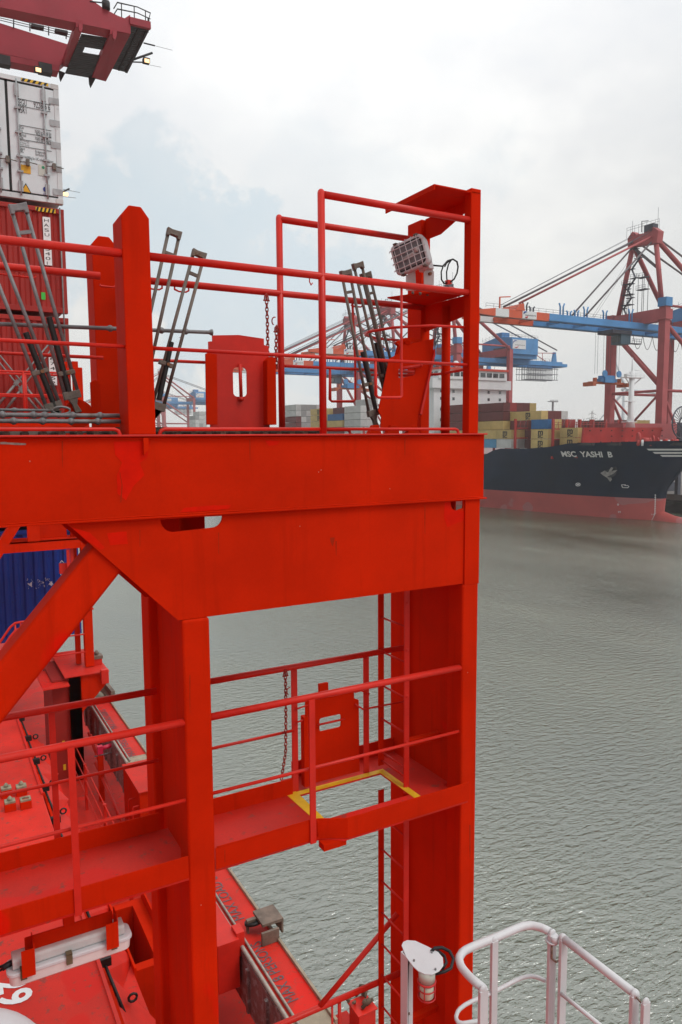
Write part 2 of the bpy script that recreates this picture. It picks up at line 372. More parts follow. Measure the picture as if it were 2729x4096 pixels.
# plate with a slot: four pieces around the opening
def slotted(mb, outline_fn, y, x0, x1, z0, z1, thick, lidp):
    pass
cz = lambda a, b: z4(a, b, YL)
xa, xb = cz(848, 1400).x, cz(957, 1400).x; zt_, zb2 = cz(900, 1312).z, cz(900, 1542).z
x0, x1 = cz(662, 1400).x, cz(1130, 1400).x; zT, zB = cz(700, 1062).z, 21.03
r = .03
ol = [(x0, zB), (xa + r + .02, zB), (xa + r + .02, zb2)] + arc(xa + r, zb2 + r, r, -90, -180, 4)[0:] + arc(xa + r, zt_ - r, r, 180, 90, 4) + [(xa + r + .02, zt_), (xa + r + .02, zT + .015), (x0 + .03, zT), (x0 + .03, zT - .04), (x0, zT - .045)]
orr = [(xa + r + .02, zB), (x1, zB), (x1, zT - .05), (x1 - .035, zT - .045), (x1 - .035, zT), (xa + r + .02, zT + .015), (xa + r + .02, zt_)] + arc(xb - r, zt_ - r, r, 90, 0, 4) + arc(xb - r, zb2 + r, r, 0, -90, 4) + [(xa + r + .02, zb2)]
lid.prism([(a, YL, b) for a, b in ol], (0, .012, 0)); lid.prism([(a, YL, b) for a, b in orr], (0, .012, 0))
LID = lid.build('hatch_lid', RED2, LB)
hb = MB(); c0, c1 = z4(902, 1285, YL - .02), z4(912, 1560, YL - .02); hb.tube([c0, c1], .013, 10); hb.sphere(c1, .02, 10, 6); hb.build('handle', RED2, LID)
MB().prism(P2([(640, 1762), (632, 1205), (650, 1198), (722, 1210), (728, 1762)], 4.97, z4), (0, .012, 0)).build('guide_plate', RED, LB, .002)
MB().prism(P2([(1118, 1762), (1116, 1258), (1145, 1228), (1184, 1236), (1190, 1762)], 4.96, z4), (0, .10, 0)).build('guide_plate', RED, LB, .002)
# ---- the tilted lid on the right
a5 = lambda a, b, y: at(1200 + a * .5102, 700 + b * .5102, y=y)
tl = MB()
LP0 = at(1200 + 800 * .5102, 700 + 1282 * .5102, y=4.78); LN = Vector((-.16, -1, .10)).normalized()
lp = lambda a, b: atp(1200 + a * .5102, 700 + b * .5102, LP0, LN)
O = [(865, 1322), (1050, 1282), (1046, 1370), (1020, 1480), (930, 1875), (912, 2005), (632, 2005), (640, 1900), (616, 1850), (702, 1440), (770, 1400), (800, 1330)]
SLOT = [(772, 1522), (890, 1500), (905, 1510), (905, 1560), (892, 1572), (772, 1592)]
tl.prism([lp(*q) for q in [(772, 1410), (800, 1330), (865, 1322), (1050, 1282), (1046, 1370), (1020, 1480), (930, 1875), (912, 2005), (772, 2005)] + SLOT[::-1][:1] + SLOT[::-1][1:]], -LN * .014)
tl.prism([lp(*q) for q in [(772, 1410), (772, 2005), (632, 2005), (640, 1900), (616, 1850), (702, 1440), (765, 1404)]], -LN * .014); TL = tl.build('hatch_lid', RED, LB, .002)
e = MB(); e.prism([lp(*q) for q in [(1046, 1370), (1020, 1480), (930, 1875), (945, 1885), (1048, 1420)]], LN * .03); e.build('folded_edge', RED2, TL)
hw = MB(); hw.tube([lp(775, 1525) + LN * .03, lp(935, 1498) + LN * .03], .012, 8); hw.sphere(lp(935, 1498) + LN * .03, .016, 8, 5); hw.build('handle', RED2, TL)
cc = MB()
cc.prism([a5(*q_) for q_ in [(750, 1310, 4.8), (830, 1275, 4.8), (960, 1285, 4.8), (960, 1300, 4.8), (870, 1320, 4.8), (815, 1340, 4.8), (790, 1390, 4.8), (755, 1420, 4.8), (775, 1340, 4.8)]], (0, .03, 0))
cc.tube([a5(845, 1310, 4.76), a5(855, 1310, 4.9)], .022, 10)
cc.build('hinge_bracket', RED, LB, .003)
for a in (600, 740, 900): ft = MB().prism([a5(a - 60, 2035, 4.7), a5(a - 20, 1960, 4.7), a5(a + 20, 1960, 4.7), a5(a + 45, 2035, 4.7)], (0, .05, 0)); ft.build('foot_bracket', RED, LB, .004)
# lashing pad eye at the left
pe = MB(); c = at(315, 1655, y=4.78); pe.disc(c, (0.1, 1, 0), .085, .03, 28); pe.box(c.x - .1, c.x + .1, 4.74, 4.84, 21.01, 21.03); pe.build('pad_eye', RED, LB, .002)
for (a, b) in ((700, 1155), (430, 1110), (235, 1130), (70, 1130)):
    pass
for a, b in ((234, 662), (445, 682)): 
    c = z4(a, b, BY); lug = MB().tube([c + XV * -.05 + ZV * .0, c + Vector((-.05, 0, -.02)), c + Vector((-.02, 0, -.032)), c + Vector((.03, 0, -.032)), c + Vector((.05, 0, -.02)), c + XV * .05], .006, 6).build('rod_keeper', RED2, LB)
for a, b in ((445, 1020), (580, 1030)):
    c = z5(a, b, BY); lug = MB().tube([c + XV * -.05, c + Vector((-.04, 0, -.012)), c + Vector((.04, 0, -.012)), c + XV * .05], .006, 6).build('rod_keeper', RED2, LB)
for a, b in ((10, 712), (110, 738), (430, 755), (60, 745)):
    c = at(a, 1088 + a * .12, y=BY); lug = MB().tube([c + XV * -.05, c + Vector((-.04, 0, -.012)), c + Vector((.04, 0, -.012)), c + XV * .05], .006, 6).build('rod_keeper', RED2, LB)

# ---- lower gallery
ZF = 18.17
Wk = MB()
hx0, hx1, hy0, hy1 = 2.42, 3.2, 4.62, 5.05
Wk.box(-2.2, 1.33, FY + .01, 5.09, ZF - .012, ZF); Wk.box(1.51, hx0, FY + .01, 5.09, ZF - .012, ZF)
Wk.box(1.33, 1.51, FY + .19, 5.09, ZF - .012, ZF)
Wk.box(hx0, 3.535, FY - .09, hy0, ZF - .012, ZF); Wk.box(hx1, 3.60, hy0, 5.36, ZF - .012, ZF); Wk.box(hx0, hx1, hy1, 5.36, ZF - .012, ZF)
Wk.prism([(2.27, FY + .01, ZF - .012), (2.42, FY - .09, ZF - .012), (2.42, FY + .01, ZF - .012)], (0, 0, .012))
WALK = Wk.build('walkway_plate', REDW, LB)
fa = MB().box(-2.2, 1.328, FY, FY + .01, 18.178, 18.325).box(1.512, 2.262, FY, FY + .01, 18.178, 18.325)
fa.prism([(2.262, FY, 18.178), (2.45, FY - .10, 18.178), (2.45, FY - .09, 18.178), (2.266, FY + .01, 18.178)], (0, 0, .147))
fa.box(2.45, 3.54, FY - .10, FY - .09, 18.178, 18.325)
fa.box(2.27, 2.45, FY - .08, FY + .0, 18.12, 18.165)
fa.build('fascia', RED, LB)
tb = MB().box(-2.2, 1.33, 5.09, 5.10, ZF - .04, 18.30).box(1.51, 2.40, 5.09, 5.10, ZF - .04, 18.30)
tb.prism([(2.40, 5.09, ZF - .02), (2.52, 5.36, ZF - .02), (2.52, 5.37, ZF - .02), (2.40, 5.10, ZF - .02)], (0, 0, .16)); tb.box(2.52, 3.60, 5.36, 5.37, ZF - .02, 18.30)
tb.build('toe_board', RED, LB)
ys = MB(); t = .003
ys.prism([(hx0 - .07, hy1 + .08, ZF), (hx0 + .02, hy1 + .08, ZF), (hx0 + .02, hy0 - .02, ZF), (hx0 - .05, hy0 - .05, ZF)], (0, 0, t))
ys.box(hx0 + .02, hx1, hy1 + .005, hy1 + .06, ZF, ZF + t); ys.box(hx1, hx1 + .06, hy0 - .12, hy1 + .06, ZF, ZF + t)
ys.build('hole_marking', YEL, WALK)
# lower rails
guard('guard_rail', [([(-2.2, yf, 19.205), (1.34, yf, 19.205)], rt), ([(-2.2, yf, 18.69), (1.34, yf, 18.69)], rm),
                     ([(1.5, yf, 19.205), (3.545, yf, 19.205)], rt), ([(1.5, yf, 18.69), (3.545, yf, 18.69)], rm)],
      [('b', (.625, .665, FY - .012, FY - .002, 18.16, 19.2)), ('b', (2.20, 2.245, FY - .014, FY - .002, 18.16, 19.2))])
guard('guard_rail', [([(-2.2, yb, 19.205), (1.34, yb, 19.205)], rt), ([(-2.2, yb, 18.69), (1.34, yb, 18.69)], rm),
                     ([(1.5, yb, 19.205), (3.5, yb, 19.205)], rt), ([(1.5, yb, 18.69), (2.42, yb, 18.69)], rm),
                     ([(2.44, 5.1, 18.86), (2.6, 5.12, 18.87)], .007), ([(2.44, 5.1, 18.75), (2.6, 5.12, 18.76)], .007),
                     ([(2.98, 5.1, 18.9), (3.04, 5.1, 18.905), (3.12, 5.1, 18.86)], .007), ([(2.98, 5.1, 18.8), (3.06, 5.1, 18.74), (3.5, 5.1, 18.73)], .007)],
      [('b', (.62, .66, yb + .02, yb + .035, 18.2, 19.2)), ('b', (2.415, 2.465, yb + .02, yb + .032, 18.17, 19.2)), ('b', (3.08, 3.13, yb + .02, yb + .032, 18.17, 19.2))])
# lower lid
s4 = lambda a, b, y: at(800 + a * .7334, 2300 + b * .7334, y=y)
xl, xr = 2.535, 2.985; zl, zr_ = 18.2, 18.95
sx0, sx1, sz0, sz1 = s4(652, 800, 5.12).x, s4(770, 800, 5.12).x, s4(700, 845, 5.12).z, s4(700, 772, 5.12).z
m = MB(); xm = (sx0 + sx1) / 2
m.prism([(a, 5.12, b) for a, b in [(xl, zl), (xm, zl), (xm, sz0)] + arc(sx0 + .02, sz0 + .02, .02, -90, -180, 3) + arc(sx0 + .02, sz1 - .02, .02, 180, 90, 3) + [(xm, sz1), (xm, zr_), (xl, zr_)]], (0, .012, 0))
m.prism([(a, 5.12, b) for a, b in [(xm, zl), (xr + .05, zl), (xr + .045, 18.82), (xr, 18.84), (xr, zr_), (xm, zr_), (xm, sz1)] + arc(sx1 - .02, sz1 - .02, .02, 90, 0, 3) + arc(sx1 - .02, sz0 + .02, .02, 0, -90, 3) + [(xm, sz0)]], (0, .012, 0))
LL = m.build('hatch_lid', RED, LB)
m = MB().tube([s4(640, 818, 5.09), s4(790, 785, 5.09)], .009, 8); m.build('handle', RED2, LL)
m = MB().box(s4(656, 620, 5.1).x, s4(705, 620, 5.1).x, 5.11, 5.14, 18.9, 19.02).build('catch', RED, LL, .003)
MB().box(xl - .03, xl + .01, 5.09, 5.15, zl, 18.78).build('guide_plate', RED, LB)
# ladder
lad = MB().box(3.225, 3.275, 4.735, 4.747, 18.12, 20.5).box(3.225, 3.275, 4.735, 4.747, 10.5, 18.0)
LADR = lad.build('ladder', RED2, LB, .002)
MB().box(3.225, 3.28, 5.12, 5.132, 18.2, 20.5).box(3.225, 3.28, 5.12, 5.132, 10.5, 17.98).build('side_rail', RED, LADR, .002)
for k in range(30):
    z = 20.37 - k * .292
    if 17.95 < z < 18.2: z = 18.25
    MB().tube([(3.25, 4.76, z), (3.25, 5.11, z)], .0085, 8).build('rung', RED2, LADR)
for z in (18.55, 17.93, 16.1, 14.5):
    br = MB().beam((3.25, 4.77, z), (3.6, 4.77, z - .0), .05, .012); br.beam((3.25, 4.77, z - .03), (3.6, 4.77, z - .03), .008, .06).build('ladder_bracket', RED, LB, .001)

for k in range(7):
    z = 20.45 - k * .38
    MB().sphere((3.249, 4.733, z), .014, 10, 6, (1, .5, 1)).build('bolt', RED2, LADR)
# low diagonal rail beside the ladder
m = MB(); A_, B_, C_ = at(1258, 4040, y=5.15), at(1600, 3892, y=5.15), at(1590, 3655, y=5.15)
m.tube([A_ + (A_ - B_) * 1.2, B_], .026, 12); m.tube([at(1280, 4025, y=5.15), C_], .024, 12)
for a in (1329, 1358): q = at(a, 4010, y=5.15); m.tube([q, q - ZV * 2.2], .016 if a == 1358 else .01, 8)
m.build('stair_rail', RED2, LB)

# touched up areas of fresher paint on the steel
FRESH = paint('fresh_red_touch_up', (.64, .009, .001), .55, .1, 6, .1, spec=.05)
DULL = paint('dull_rust_bloom', (.38, .022, .004), .7, .2, 10, .2, spec=.1)
def decal(pts, mat, yy, name='paint_patch', jit=.0015):
    P = [at(a, b, y=yy) for a, b in pts]; Q = []
    for i in range(len(P)):
        a, b = P[i], P[(i + 1) % len(P)]; n = max(2, int((b - a).length / .02))
        for k in range(n): q = lerp(a, b, k / n); Q.append(q + Vector((random.uniform(-jit, jit), 0, random.uniform(-jit, jit))))
    return MB().prism(Q, (0, -.0012, 0)).build(name, mat, LB)
decal([(455, 1765), (600, 1765), (590, 1830), (560, 1850), (578, 1900), (530, 1950), (505, 2002), (470, 1975), (468, 1900), (490, 1850), (462, 1820)], FRESH, FY + .011)
decal([(1060, 1762), (1120, 1762), (1110, 1780), (1075, 1784)], FRESH, FY + .011)
decal([(735, 2032), (820, 2022), (925, 2020), (915, 2034), (820, 2044), (720, 2050)], FRESH, FY + .011)
decal([(430, 2133), (468, 2129), (506, 2126), (512, 2176), (475, 2178), (440, 2182)], FRESH, FY + .0135)
decal([(1780, 2010), (1800, 2006), (1806, 2040), (1862, 2046), (1862, 2078), (1790, 2108), (1776, 2070)], FRESH, FY + .0135)
decal([(480, 2010), (487, 1940), (478, 1890), (481, 1890), (491, 1940), (486, 2010)], DULL, FY + .0105, jit=.001)
decal([(285, 2108), (360, 2130), (420, 2190), (405, 2200), (345, 2160)], FRESH, FY + .0135)
decal([(0, 1768), (70, 1770), (105, 1773), (103, 1779), (40, 1778), (0, 1776)], paint('scraped_bare_steel', (.34, .26, .22), .6, .3, 20), FY + .011, jit=.002)
for a, b in ((120, 1845), (1285, 1880), (1275, 1888), (1200, 2105), (1560, 1955), (850, 3060), (805, 3620), (1871, 2690), (720, 1350)):
    q = at(a, b, y=FY + .0105 if b < 1990 else FY + (.0135 if b < 2200 else -.0006)); MB().prism([q + Vector((.003 * math.cos(t), 0, .0045 * math.sin(t))) for t in range(6)], (0, -.001, 0)).build('chip', paint('pale_paint_chip', (.45, .35, .3), .6), LB)

# weld beads
m = MB()
for pts in ([(-2.2, FY + .008, 20.999), (3.7, FY + .008, 20.999)], [(-2.2, FY + .008, 20.534), (3.7, FY + .008, 20.534)], [(.7, FY + .011, 20.513), (3.52, FY + .011, 20.513)], [(1.045, FY + .008, 21.024), (1.205, FY + .008, 21.024)], [(1.52, FY + .003, 18.33), (2.25, FY + .003, 18.33)], [(2.262, FY - .003, 18.2), (2.262, FY - .003, 18.32)]):
    a, b = Vector(pts[0]), Vector(pts[1]); n = int((b - a).length / .03) + 1
    m.tube([lerp(a, b, i / n) + Vector((0, random.uniform(-.001, .001), random.uniform(-.001, .001))) for i in range(n + 1)], .005, 5)
m.build('weld_seam', RED, LB)

for a, b, L_, w_ in ((1345, 2165, 60, 3), (560, 2120, 70, 2), (1000, 1760, 90, 2), (1620, 1755, 70, 2), (250, 1765, 110, 3), (1330, 2150, 35, 9), (875, 2130, 90, 2), (900, 3400, 50, 2), (760, 2700, 160, 2), (1880, 3300, 140, 3), (1700, 2020, 120, 2)):
    yy = FY + .0107 if b < 1990 else FY + (.0136 if b < 2300 else -.0003)
    decal([(a - w_, b), (a + w_, b), (a + w_ * .7, b + L_ * .5), (a + 1, b + L_), (a - 1, b + L_ * .9), (a - w_ * .8, b + L_ * .5)], DULL, yy, 'rust_run', jit=.0006)
# ================================================================ lashing gear standing on the gallery
def turnbuckle(hp, fp, Y, screw, collar, label, w=.078, ext=.08, mat=GALV):
    h, f = at(*hp, y=Y), at(*fp, y=Y); d = (f - h).normalized(); a = d.cross(YV).normalized(); L_ = (f - h).length
    t = thing('turnbuckle', label, 'turnbuckle', f + d * ext, 'turnbuckles hung up on the upper gallery')
    m = MB()
    for s in (-1, 1): m.tube([h + a * s * w / 2 + d * .03, f + a * s * w / 2], .0112, 10)
    m.beam(h + d * .15 - a * w / 2, h + d * .15 + a * w / 2, .018, .02)
    fr = m.build('frame', mat, t)
    m = MB(); P = [(-.66, -.12), (-.25, -.06), (.25, -.10), (.66, -.16), (.64, .62), (.40, .62), (.32, .42), (-.32, .42), (-.40, .62), (-.64, .62)]
    m.prism([h + a * x * w + d * y * w - YV * .02 for x, y in P], YV * .04); m.build('head', mat, t, .004)
    s0, s1 = at(*screw[0], y=Y - .002), at(*screw[1], y=Y - .002); n = int((s1 - s0).length / .0042); pts = [lerp(s0, s1, i / n) for i in range(n + 1)]
    m = MB().tube(pts, [.0165 + (.0025 if i % 2 else 0) for i in range(n + 1)], 10); m.build('screw', BLACK, t)
    c = at(*collar, y=Y); m = MB().obox(c, a, YV, d, w / 2 + .011, .017, .014); cb = m.build('collar', STEEL, t, .004)
    m = MB().tube([c - YV * .03 + a * .01, c - YV * .018 + a * .01], .011, 8); m.build('bolt', paint('rusty_bolt', (.2, .09, .04), .7, .3, 20), cb)
    m = MB().obox(f, a, YV, d, w / 2 + .012, .018, .024).prism([f + a * x + d * y - YV * .015 for x, y in [(-.03, .02), (.03, .02), (.014, .06), (.03, ext + .03), (-.01, ext + .03), (-.014, .06)]], YV * .03)
    m.build('yoke', STEEL, t, .004)
    return t
turnbuckle((71, 822), (288, 1580), 4.75, ((196, 1268), (277, 1568)), (266, 1492), 'grey turnbuckle frame whose broad head rises before the pale container door')
turnbuckle((-98, 822), (214, 1625), 4.76, ((103, 1330), (221, 1628)), (161, 1488), 'grey and greasy black turnbuckle leaning nearest the left picture edge', ext=.01)
turnbuckle((698, 925), (548, 1600), 4.78, ((560, 1500), (552, 1590)), (575, 1470), 'grey turnbuckle with the tallest head just right of the big guide post', w=.072, ext=.02, mat=STEEL)
turnbuckle((798, 1010), (632, 1625), 4.78, ((686, 1368), (636, 1600)), (664, 1456), 'second grey turnbuckle right of the guide post with a black screw', w=.072, ext=.0, mat=STEEL)
turnbuckle((1382, 1085), (1492, 1652), 4.83, ((1450, 1407), (1506, 1650)), (1472, 1537), 'leftmost of the three bunched turnbuckles left of the tilted red plate', w=.07, mat=STEEL)
turnbuckle((1430, 1055), (1572, 1652), 4.92, ((1505, 1370), (1570, 1650)), (1538, 1500), 'tallest of the three bunched turnbuckles left of the tilted red plate', w=.07, mat=STEEL)
turnbuckle((1462, 1095), (1600, 1652), 4.97, ((1527, 1416), (1596, 1650)), (1545, 1448), 'rightmost of the three bunched turnbuckles left of the tilted red plate', w=.07, mat=STEEL)
def lashing_rod(p, q, r, knobs, label, group='loose grey lashing rods on the gallery', mat=GALV, eye=None):
    p, q = Vector(p), Vector(q); m = MB(); d = (q - p); Ln = d.length; ts = sorted(knobs); pts = [p]; rs = [r]
    for k in ts:
        for dt, f in ((-.022, 1), (-.012, 1.25), (-.006, 1.6), (.002, 1.75), (.010, 1.6), (.016, 1.15), (.024, 1)):
            t = k + dt / Ln
            if 0 < t <= 1: pts.append(p + d * t); rs.append(r * f)
    pts.append(q); rs.append(rs[-1] if rs[-1] > r else r)
    m.tube(pts, rs, 12)
    if eye: m.tube([q + Vector((.045 + .05 * math.cos(a), 0, .022 * math.sin(a))) for a in [2 * math.pi * i / 16 for i in range(17)]], r * .85, 8)
    o = m.build('lashing_rod', mat, None, loc=p.lerp(q, .5) - ZV * r); return tag(o, label, 'lashing rod', group)
p0, q0 = at(-60, 1294, y=4.9), at(850, 1330, y=4.9); kx = lambda px, P=None: (at(px, 1315, y=4.9).x - p0.x) / (q0.x - p0.x)
lashing_rod(p0, q0, .0125, [kx(440), kx(645), kx(742), kx(846)], 'long grey knobbed rod lying level at mid height behind the big guide post')
def low(yy, knobs, Y, label, x1=520, eye=None, r=.0125):
    a, b = at(-60, yy, y=Y), at(x1, yy, y=Y); z = (a.z + b.z) / 2; a.z = b.z = z
    ks = [(at(k * .4464, yy, y=Y).x - a.x) / (b.x - a.x) for k in knobs]
    lashing_rod(a, b, r, ks, label, eye=eye)
low(1661, [20, 300, 400, 650, 895], 4.62, 'upper thick grey knobbed rod lying low at the left edge of the gallery')
low(1685, [120, 380, 635, 875], 4.60, 'lowest grey knobbed rod lying just above the grating at the left')
low(1640, [130], 4.70, 'thin pale rod ending in an eye that lies behind the knobbed rods', x1=214, eye=True, r=.008)
# rod rack under the low rods
MB().beam((.5, 4.62, 21.02), (.5, 4.62, 21.045), .2, .02).build('rod_rest', STEEL, LB)
# ---- chains
def chain(pts, label, hook=None, r=.0042, ll=.034):
    pts = [Vector(p) for p in pts]; m = MB(); segs = [(pts[i], pts[i + 1]) for i in range(len(pts) - 1)]; k = 0
    for a, b in segs:
        n = max(1, round((b - a).length / (ll * .78))); d = (b - a).normalized()
        for i in range(n):
            c = lerp(a, b, (i + .5) / n); s = (XV if k % 2 else YV) * .0105; e = []
            s = (s - d * s.dot(d)).normalized() * .0105
            for j in range(11):
                t = 2 * math.pi * j / 10; e.append(c + s * math.cos(t) + d * (ll / 2) * max(-1, min(1, math.sin(t) * 1.25)))
            m.tube(e, r, 6, cap=False); k += 1
    if hook:
        c = Vector(hook); m.tube([c + Vector((.022 * math.sin(t) * -1, 0, .03 * math.cos(t) + .0)) for t in [i * .5 - .3 for i in range(7)]], .0045, 6)
    sh = pts[0]; m.tube([sh + Vector((-.016, 0, -.03)), sh + Vector((-.014, 0, 0)), sh + Vector((0, 0, .018)), sh + Vector((.014, 0, 0)), sh + Vector((.016, 0, -.03))], .005, 6); m.tube([sh + Vector((-.024, 0, -.028)), sh + Vector((.024, 0, -.028))], .006, 8)
    return tag(m.build('safety_chain', paint('grimy_red_chain', (.34, .035, .022), .6, .3, 20, .2, spec=.3), None, loc=pts[-1]), label, 'chain', 'safety chains on the guard rails')
chain([at(1066, 1186, y=BY - .03), at(1070, 1290, y=BY - .03), at(1072, 1420, y=BY - .03)], 'dark red chain hanging down behind the standing slotted plate')
chain([at(1107, 1312, y=BY - .03), at(1104, 1400, y=BY - .03), at(1108, 1475, y=BY - .03)], 'short dark red chain with an open hook beside the thin rear rail post', hook=at(1099, 1285, y=BY - .03))
chain([at(1142, 2690, y=BY - .03), at(1144, 2860, y=BY - .03), at(1143, 3010, y=BY - .03), at(1126, 3118, y=BY - .03)], 'long dark red chain hanging from the lower gallery rail over the water', hook=at(1158, 2765, y=BY - .03))
# ---- floodlight
FLC = Vector((3.267, 4.75, 22.363)); ca, sa = math.cos(-1.08), math.sin(-1.08); cb, sb = math.cos(.10), math.sin(.10); cc_, sc_ = math.cos(-.25), math.sin(-.25)
FM = Matrix(((ca, -sa, 0), (sa, ca, 0), (0, 0, 1))) @ Matrix(((1, 0, 0), (0, cb, -sb), (0, sb, cb))) @ Matrix(((cc_, 0, sc_), (0, 1, 0), (-sc_, 0, cc_)))
fp_ = lambda x, y, z: FLC + FM @ Vector((x, y, z))
FT = thing('floodlight', 'white square floodlight with a wire guard tilted on the red shelf', 'floodlight', (3.4, 4.75, 22.088))
def rrect(w_, h_, r_, y, n=5):
    pts = []
    for cx2, cz2, a0 in ((w_ - r_, h_ - r_, 0), (-w_ + r_, h_ - r_, 90), (-w_ + r_, -h_ + r_, 180), (w_ - r_, -h_ + r_, 270)):
        for i in range(n + 1): t = R_(a0 + 90 * i / n); pts.append((cx2 + r_ * math.cos(t), y, cz2 + r_ * math.sin(t)))
    return pts
def loft(mb, rings, cap0=True, cap1=True, smooth=True):
    n = len(rings[0]); vs = [v for g in rings for v in g]; fs = []
    for i in range(len(rings) - 1):
        for j in range(n): fs.append((i * n + j, i * n + (j + 1) % n, (i + 1) * n + (j + 1) % n, (i + 1) * n + j))
    mb.add(vs, fs, smooth)
    if cap0: mb.add(rings[0], [list(range(n))[::-1]])
    if cap1: mb.add(rings[-1], [list(range(n))])
W_, H_ = .141, .115
m = MB(); loft(m, [[fp_(*q) for q in rrect(W_ - a, H_ - a, .035, y)] for a, y in ((.012, 0), (0, .004), (0, .03), (.004, .034), (.006, .06), (.012, .10), (.03, .135), (.06, .15))], cap0=False)
loft(m, [[fp_(*q) for q in rrect(W_ - a, H_ - a, .035, y)] for a, y in ((.012, 0), (.02, .004))], False, False)
m.build('housing', WHITE, FT)
m = MB(); loft(m, [[fp_(*q) for q in rrect(W_ - a, H_ - a, .03, y)] for a, y in ((.017, .002), (.027, .003))], False, False, False); m.build('gasket', GASK, FT)
LENS = glass('lamp_lens', (.16, .15, .16), .12)
m = MB(); loft(m, [[fp_(*q) for q in rrect(W_ - a, H_ - a, .028, y)] for a, y in ((.026, .004), (.0265, .0045))], True, False, False); lens = m.build('lens', LENS, FT)
m = MB().tube([fp_(-.05, .002, -.01), fp_(.06, .002, .0)], .012, 10); m.tube([fp_(.06, .0, .0), fp_(.075, .0, .03)], .018, 8); m.build('bulb', WHITE2, lens)
m = MB()
for i in range(5):
    x = -.1 + i * .05; m.tube([fp_(x, .002, -H_ - .01), fp_(x, -.022, -H_ + .01), fp_(x, -.022, H_ - .01), fp_(x, .002, H_ + .004)], .0028, 6)
for i in range(4):
    z = -.075 + i * .05; m.tube([fp_(-W_ - .012, .004, z), fp_(-W_ + .004, -.024, z), fp_(W_ - .006, -.024, z), fp_(W_ + .004, .006, z)], .0028, 6)
m.build('wire_guard', WHITE, FT)
for x, z in ((-.09, 1), (.09, 1), (-.09, -1), (.1, -1)):
    MB().obox(fp_(x, .012, z * (H_ + .004)), FM @ XV, FM @ YV, FM @ ZV, .014, .022, .007).build('clip', STEEL, FT, .002)
m = MB().obox(fp_(.05, .13, -.09), FM @ XV, FM @ YV, FM @ ZV, .045, .045, .04); m.build('terminal_box', WHITE, FT, .006)
zz = lambda a, b, y: at(1200 + a * .5102, 700 + b * .5102, y=y)
m = MB().prism([zz(835, 905, 4.80), zz(835, 790, 4.80), zz(905, 740, 4.80), zz(912, 905, 4.80)], (0, .006, 0)); m.build('bracket_arm', WHITE2, FT)
m = MB().prism([zz(975, 862, 4.74), zz(972, 770, 4.74), zz(990, 730, 4.74), zz(1030, 725, 4.74), zz(1052, 760, 4.74), zz(1050, 862, 4.74)], (0, .006, 0)); arm = m.build('bracket_arm', WHITE2, FT)
c = zz(1018, 775, 4.735); MB().tube([c - YV * .014, c + YV * .01], .013, 6).build('bolt', paint('rusty_bolt', (.2, .09, .04)), arm)
m = MB().tube([fp_(.09, .17, -.1)] + [zz(a, b, 4.78) for a, b in [(1120, 715), (1160, 672), (1200, 660), (1232, 680), (1240, 720), (1232, 770), (1210, 815), (1180, 840)]], .0065, 8)
m.tube([zz(a, b, 4.80) for a, b in [(1135, 720), (1150, 690), (1190, 665), (1165, 700), (1150, 760), (1152, 815), (1160, 845), (1130, 850), (1110, 820), (1108, 760), (1125, 710), (1150, 680)]], .0055, 8)
m.build('cable', RUBBER, FT)
c = zz(1165, 845, 4.8); MB().box(c.x - .02, c.x + .02, 4.78, 4.82, c.z - .012, c.z + .02).build('cable_gland', RED2, FT, .003)
for k, (a, b) in enumerate(((885, 962), (943, 945), (1000, 930))):
    c = zz(a, b, 4.70); c.z = 22.066; MB().tube([c, c + ZV * .02], .011, 6).build('shelf_bolt', STEEL, LB)
# ---- strip light under the lower gallery
SL = thing('strip_light', 'long grey white strip light slung under the lower gallery at bottom left', 'light', (.62, 4.62, 17.7))
m = MB(); loft(m, [[Vector((x, 4.61 + q[0], 17.86 + q[2])) for q in rrect(.055, .035, .02, 0)] for x in (.285, .30, .93, .945)], smooth=False)
m.build('housing', WHITE2, SL, .004)
m = MB(); loft(m, [[Vector((.62 + q[0], 4.61 + q[2], z)) for q in rrect(.37 - a, .085 - a, .045, 0)] for a, z in ((.005, 17.80), (0, 17.805), (0, 17.82), (.008, 17.825))], smooth=False); m.build('rim', WHITE, SL)
m = MB(); loft(m, [[Vector((.62 + q[0], 4.61 + q[2], z)) for q in rrect(.36 - a, .078 - a, .04, 0)] for a, z in ((0, 17.80), (.005, 17.74), (.02, 17.725))], smooth=False)
m.build('diffuser', paint('frosted_diffuser', (.72, .66, .64), .35, .05, 4, .05), SL)  # frosted white, with a pink reflection tint put into the base colour
BRW = paint('bronze_clip', (.14, .11, .06), .5, .2, 20)
for x in (.34, .60, .87): MB().box(x - .018, x + .018, 4.515, 4.53, 17.78, 17.845).box(x - .018, x + .018, 4.515, 4.56, 17.842, 17.848).build('clip', BRW, SL)
m = MB().box(.36, .88, 4.60, 4.61, 17.895, 17.985).box(.585, .65, 4.59, 4.64, 17.98, 18.16); m.build('hanger', RED, SL, .003)
for x in (.33, .82): MB().box(x, x + .075, 4.50, 4.506, 17.80, 17.97).box(x + .069, x + .075, 4.506, 4.62, 17.84, 18.0).build('end_bracket', RED, SL, .001)
MB().tube([(.30, 4.61, 17.85), (.26, 4.61, 17.845), (.23, 4.60, 17.84)], .018, 10).tube([(.24, 4.61, 17.85), (.1, 4.6, 17.83), (-.2, 4.6, 17.83)], .008, 8).tube([(.24, 4.61, 17.83), (.1, 4.6, 17.80), (-.2, 4.6, 17.79)], .007, 8).build('cable', RUBBER, SL)
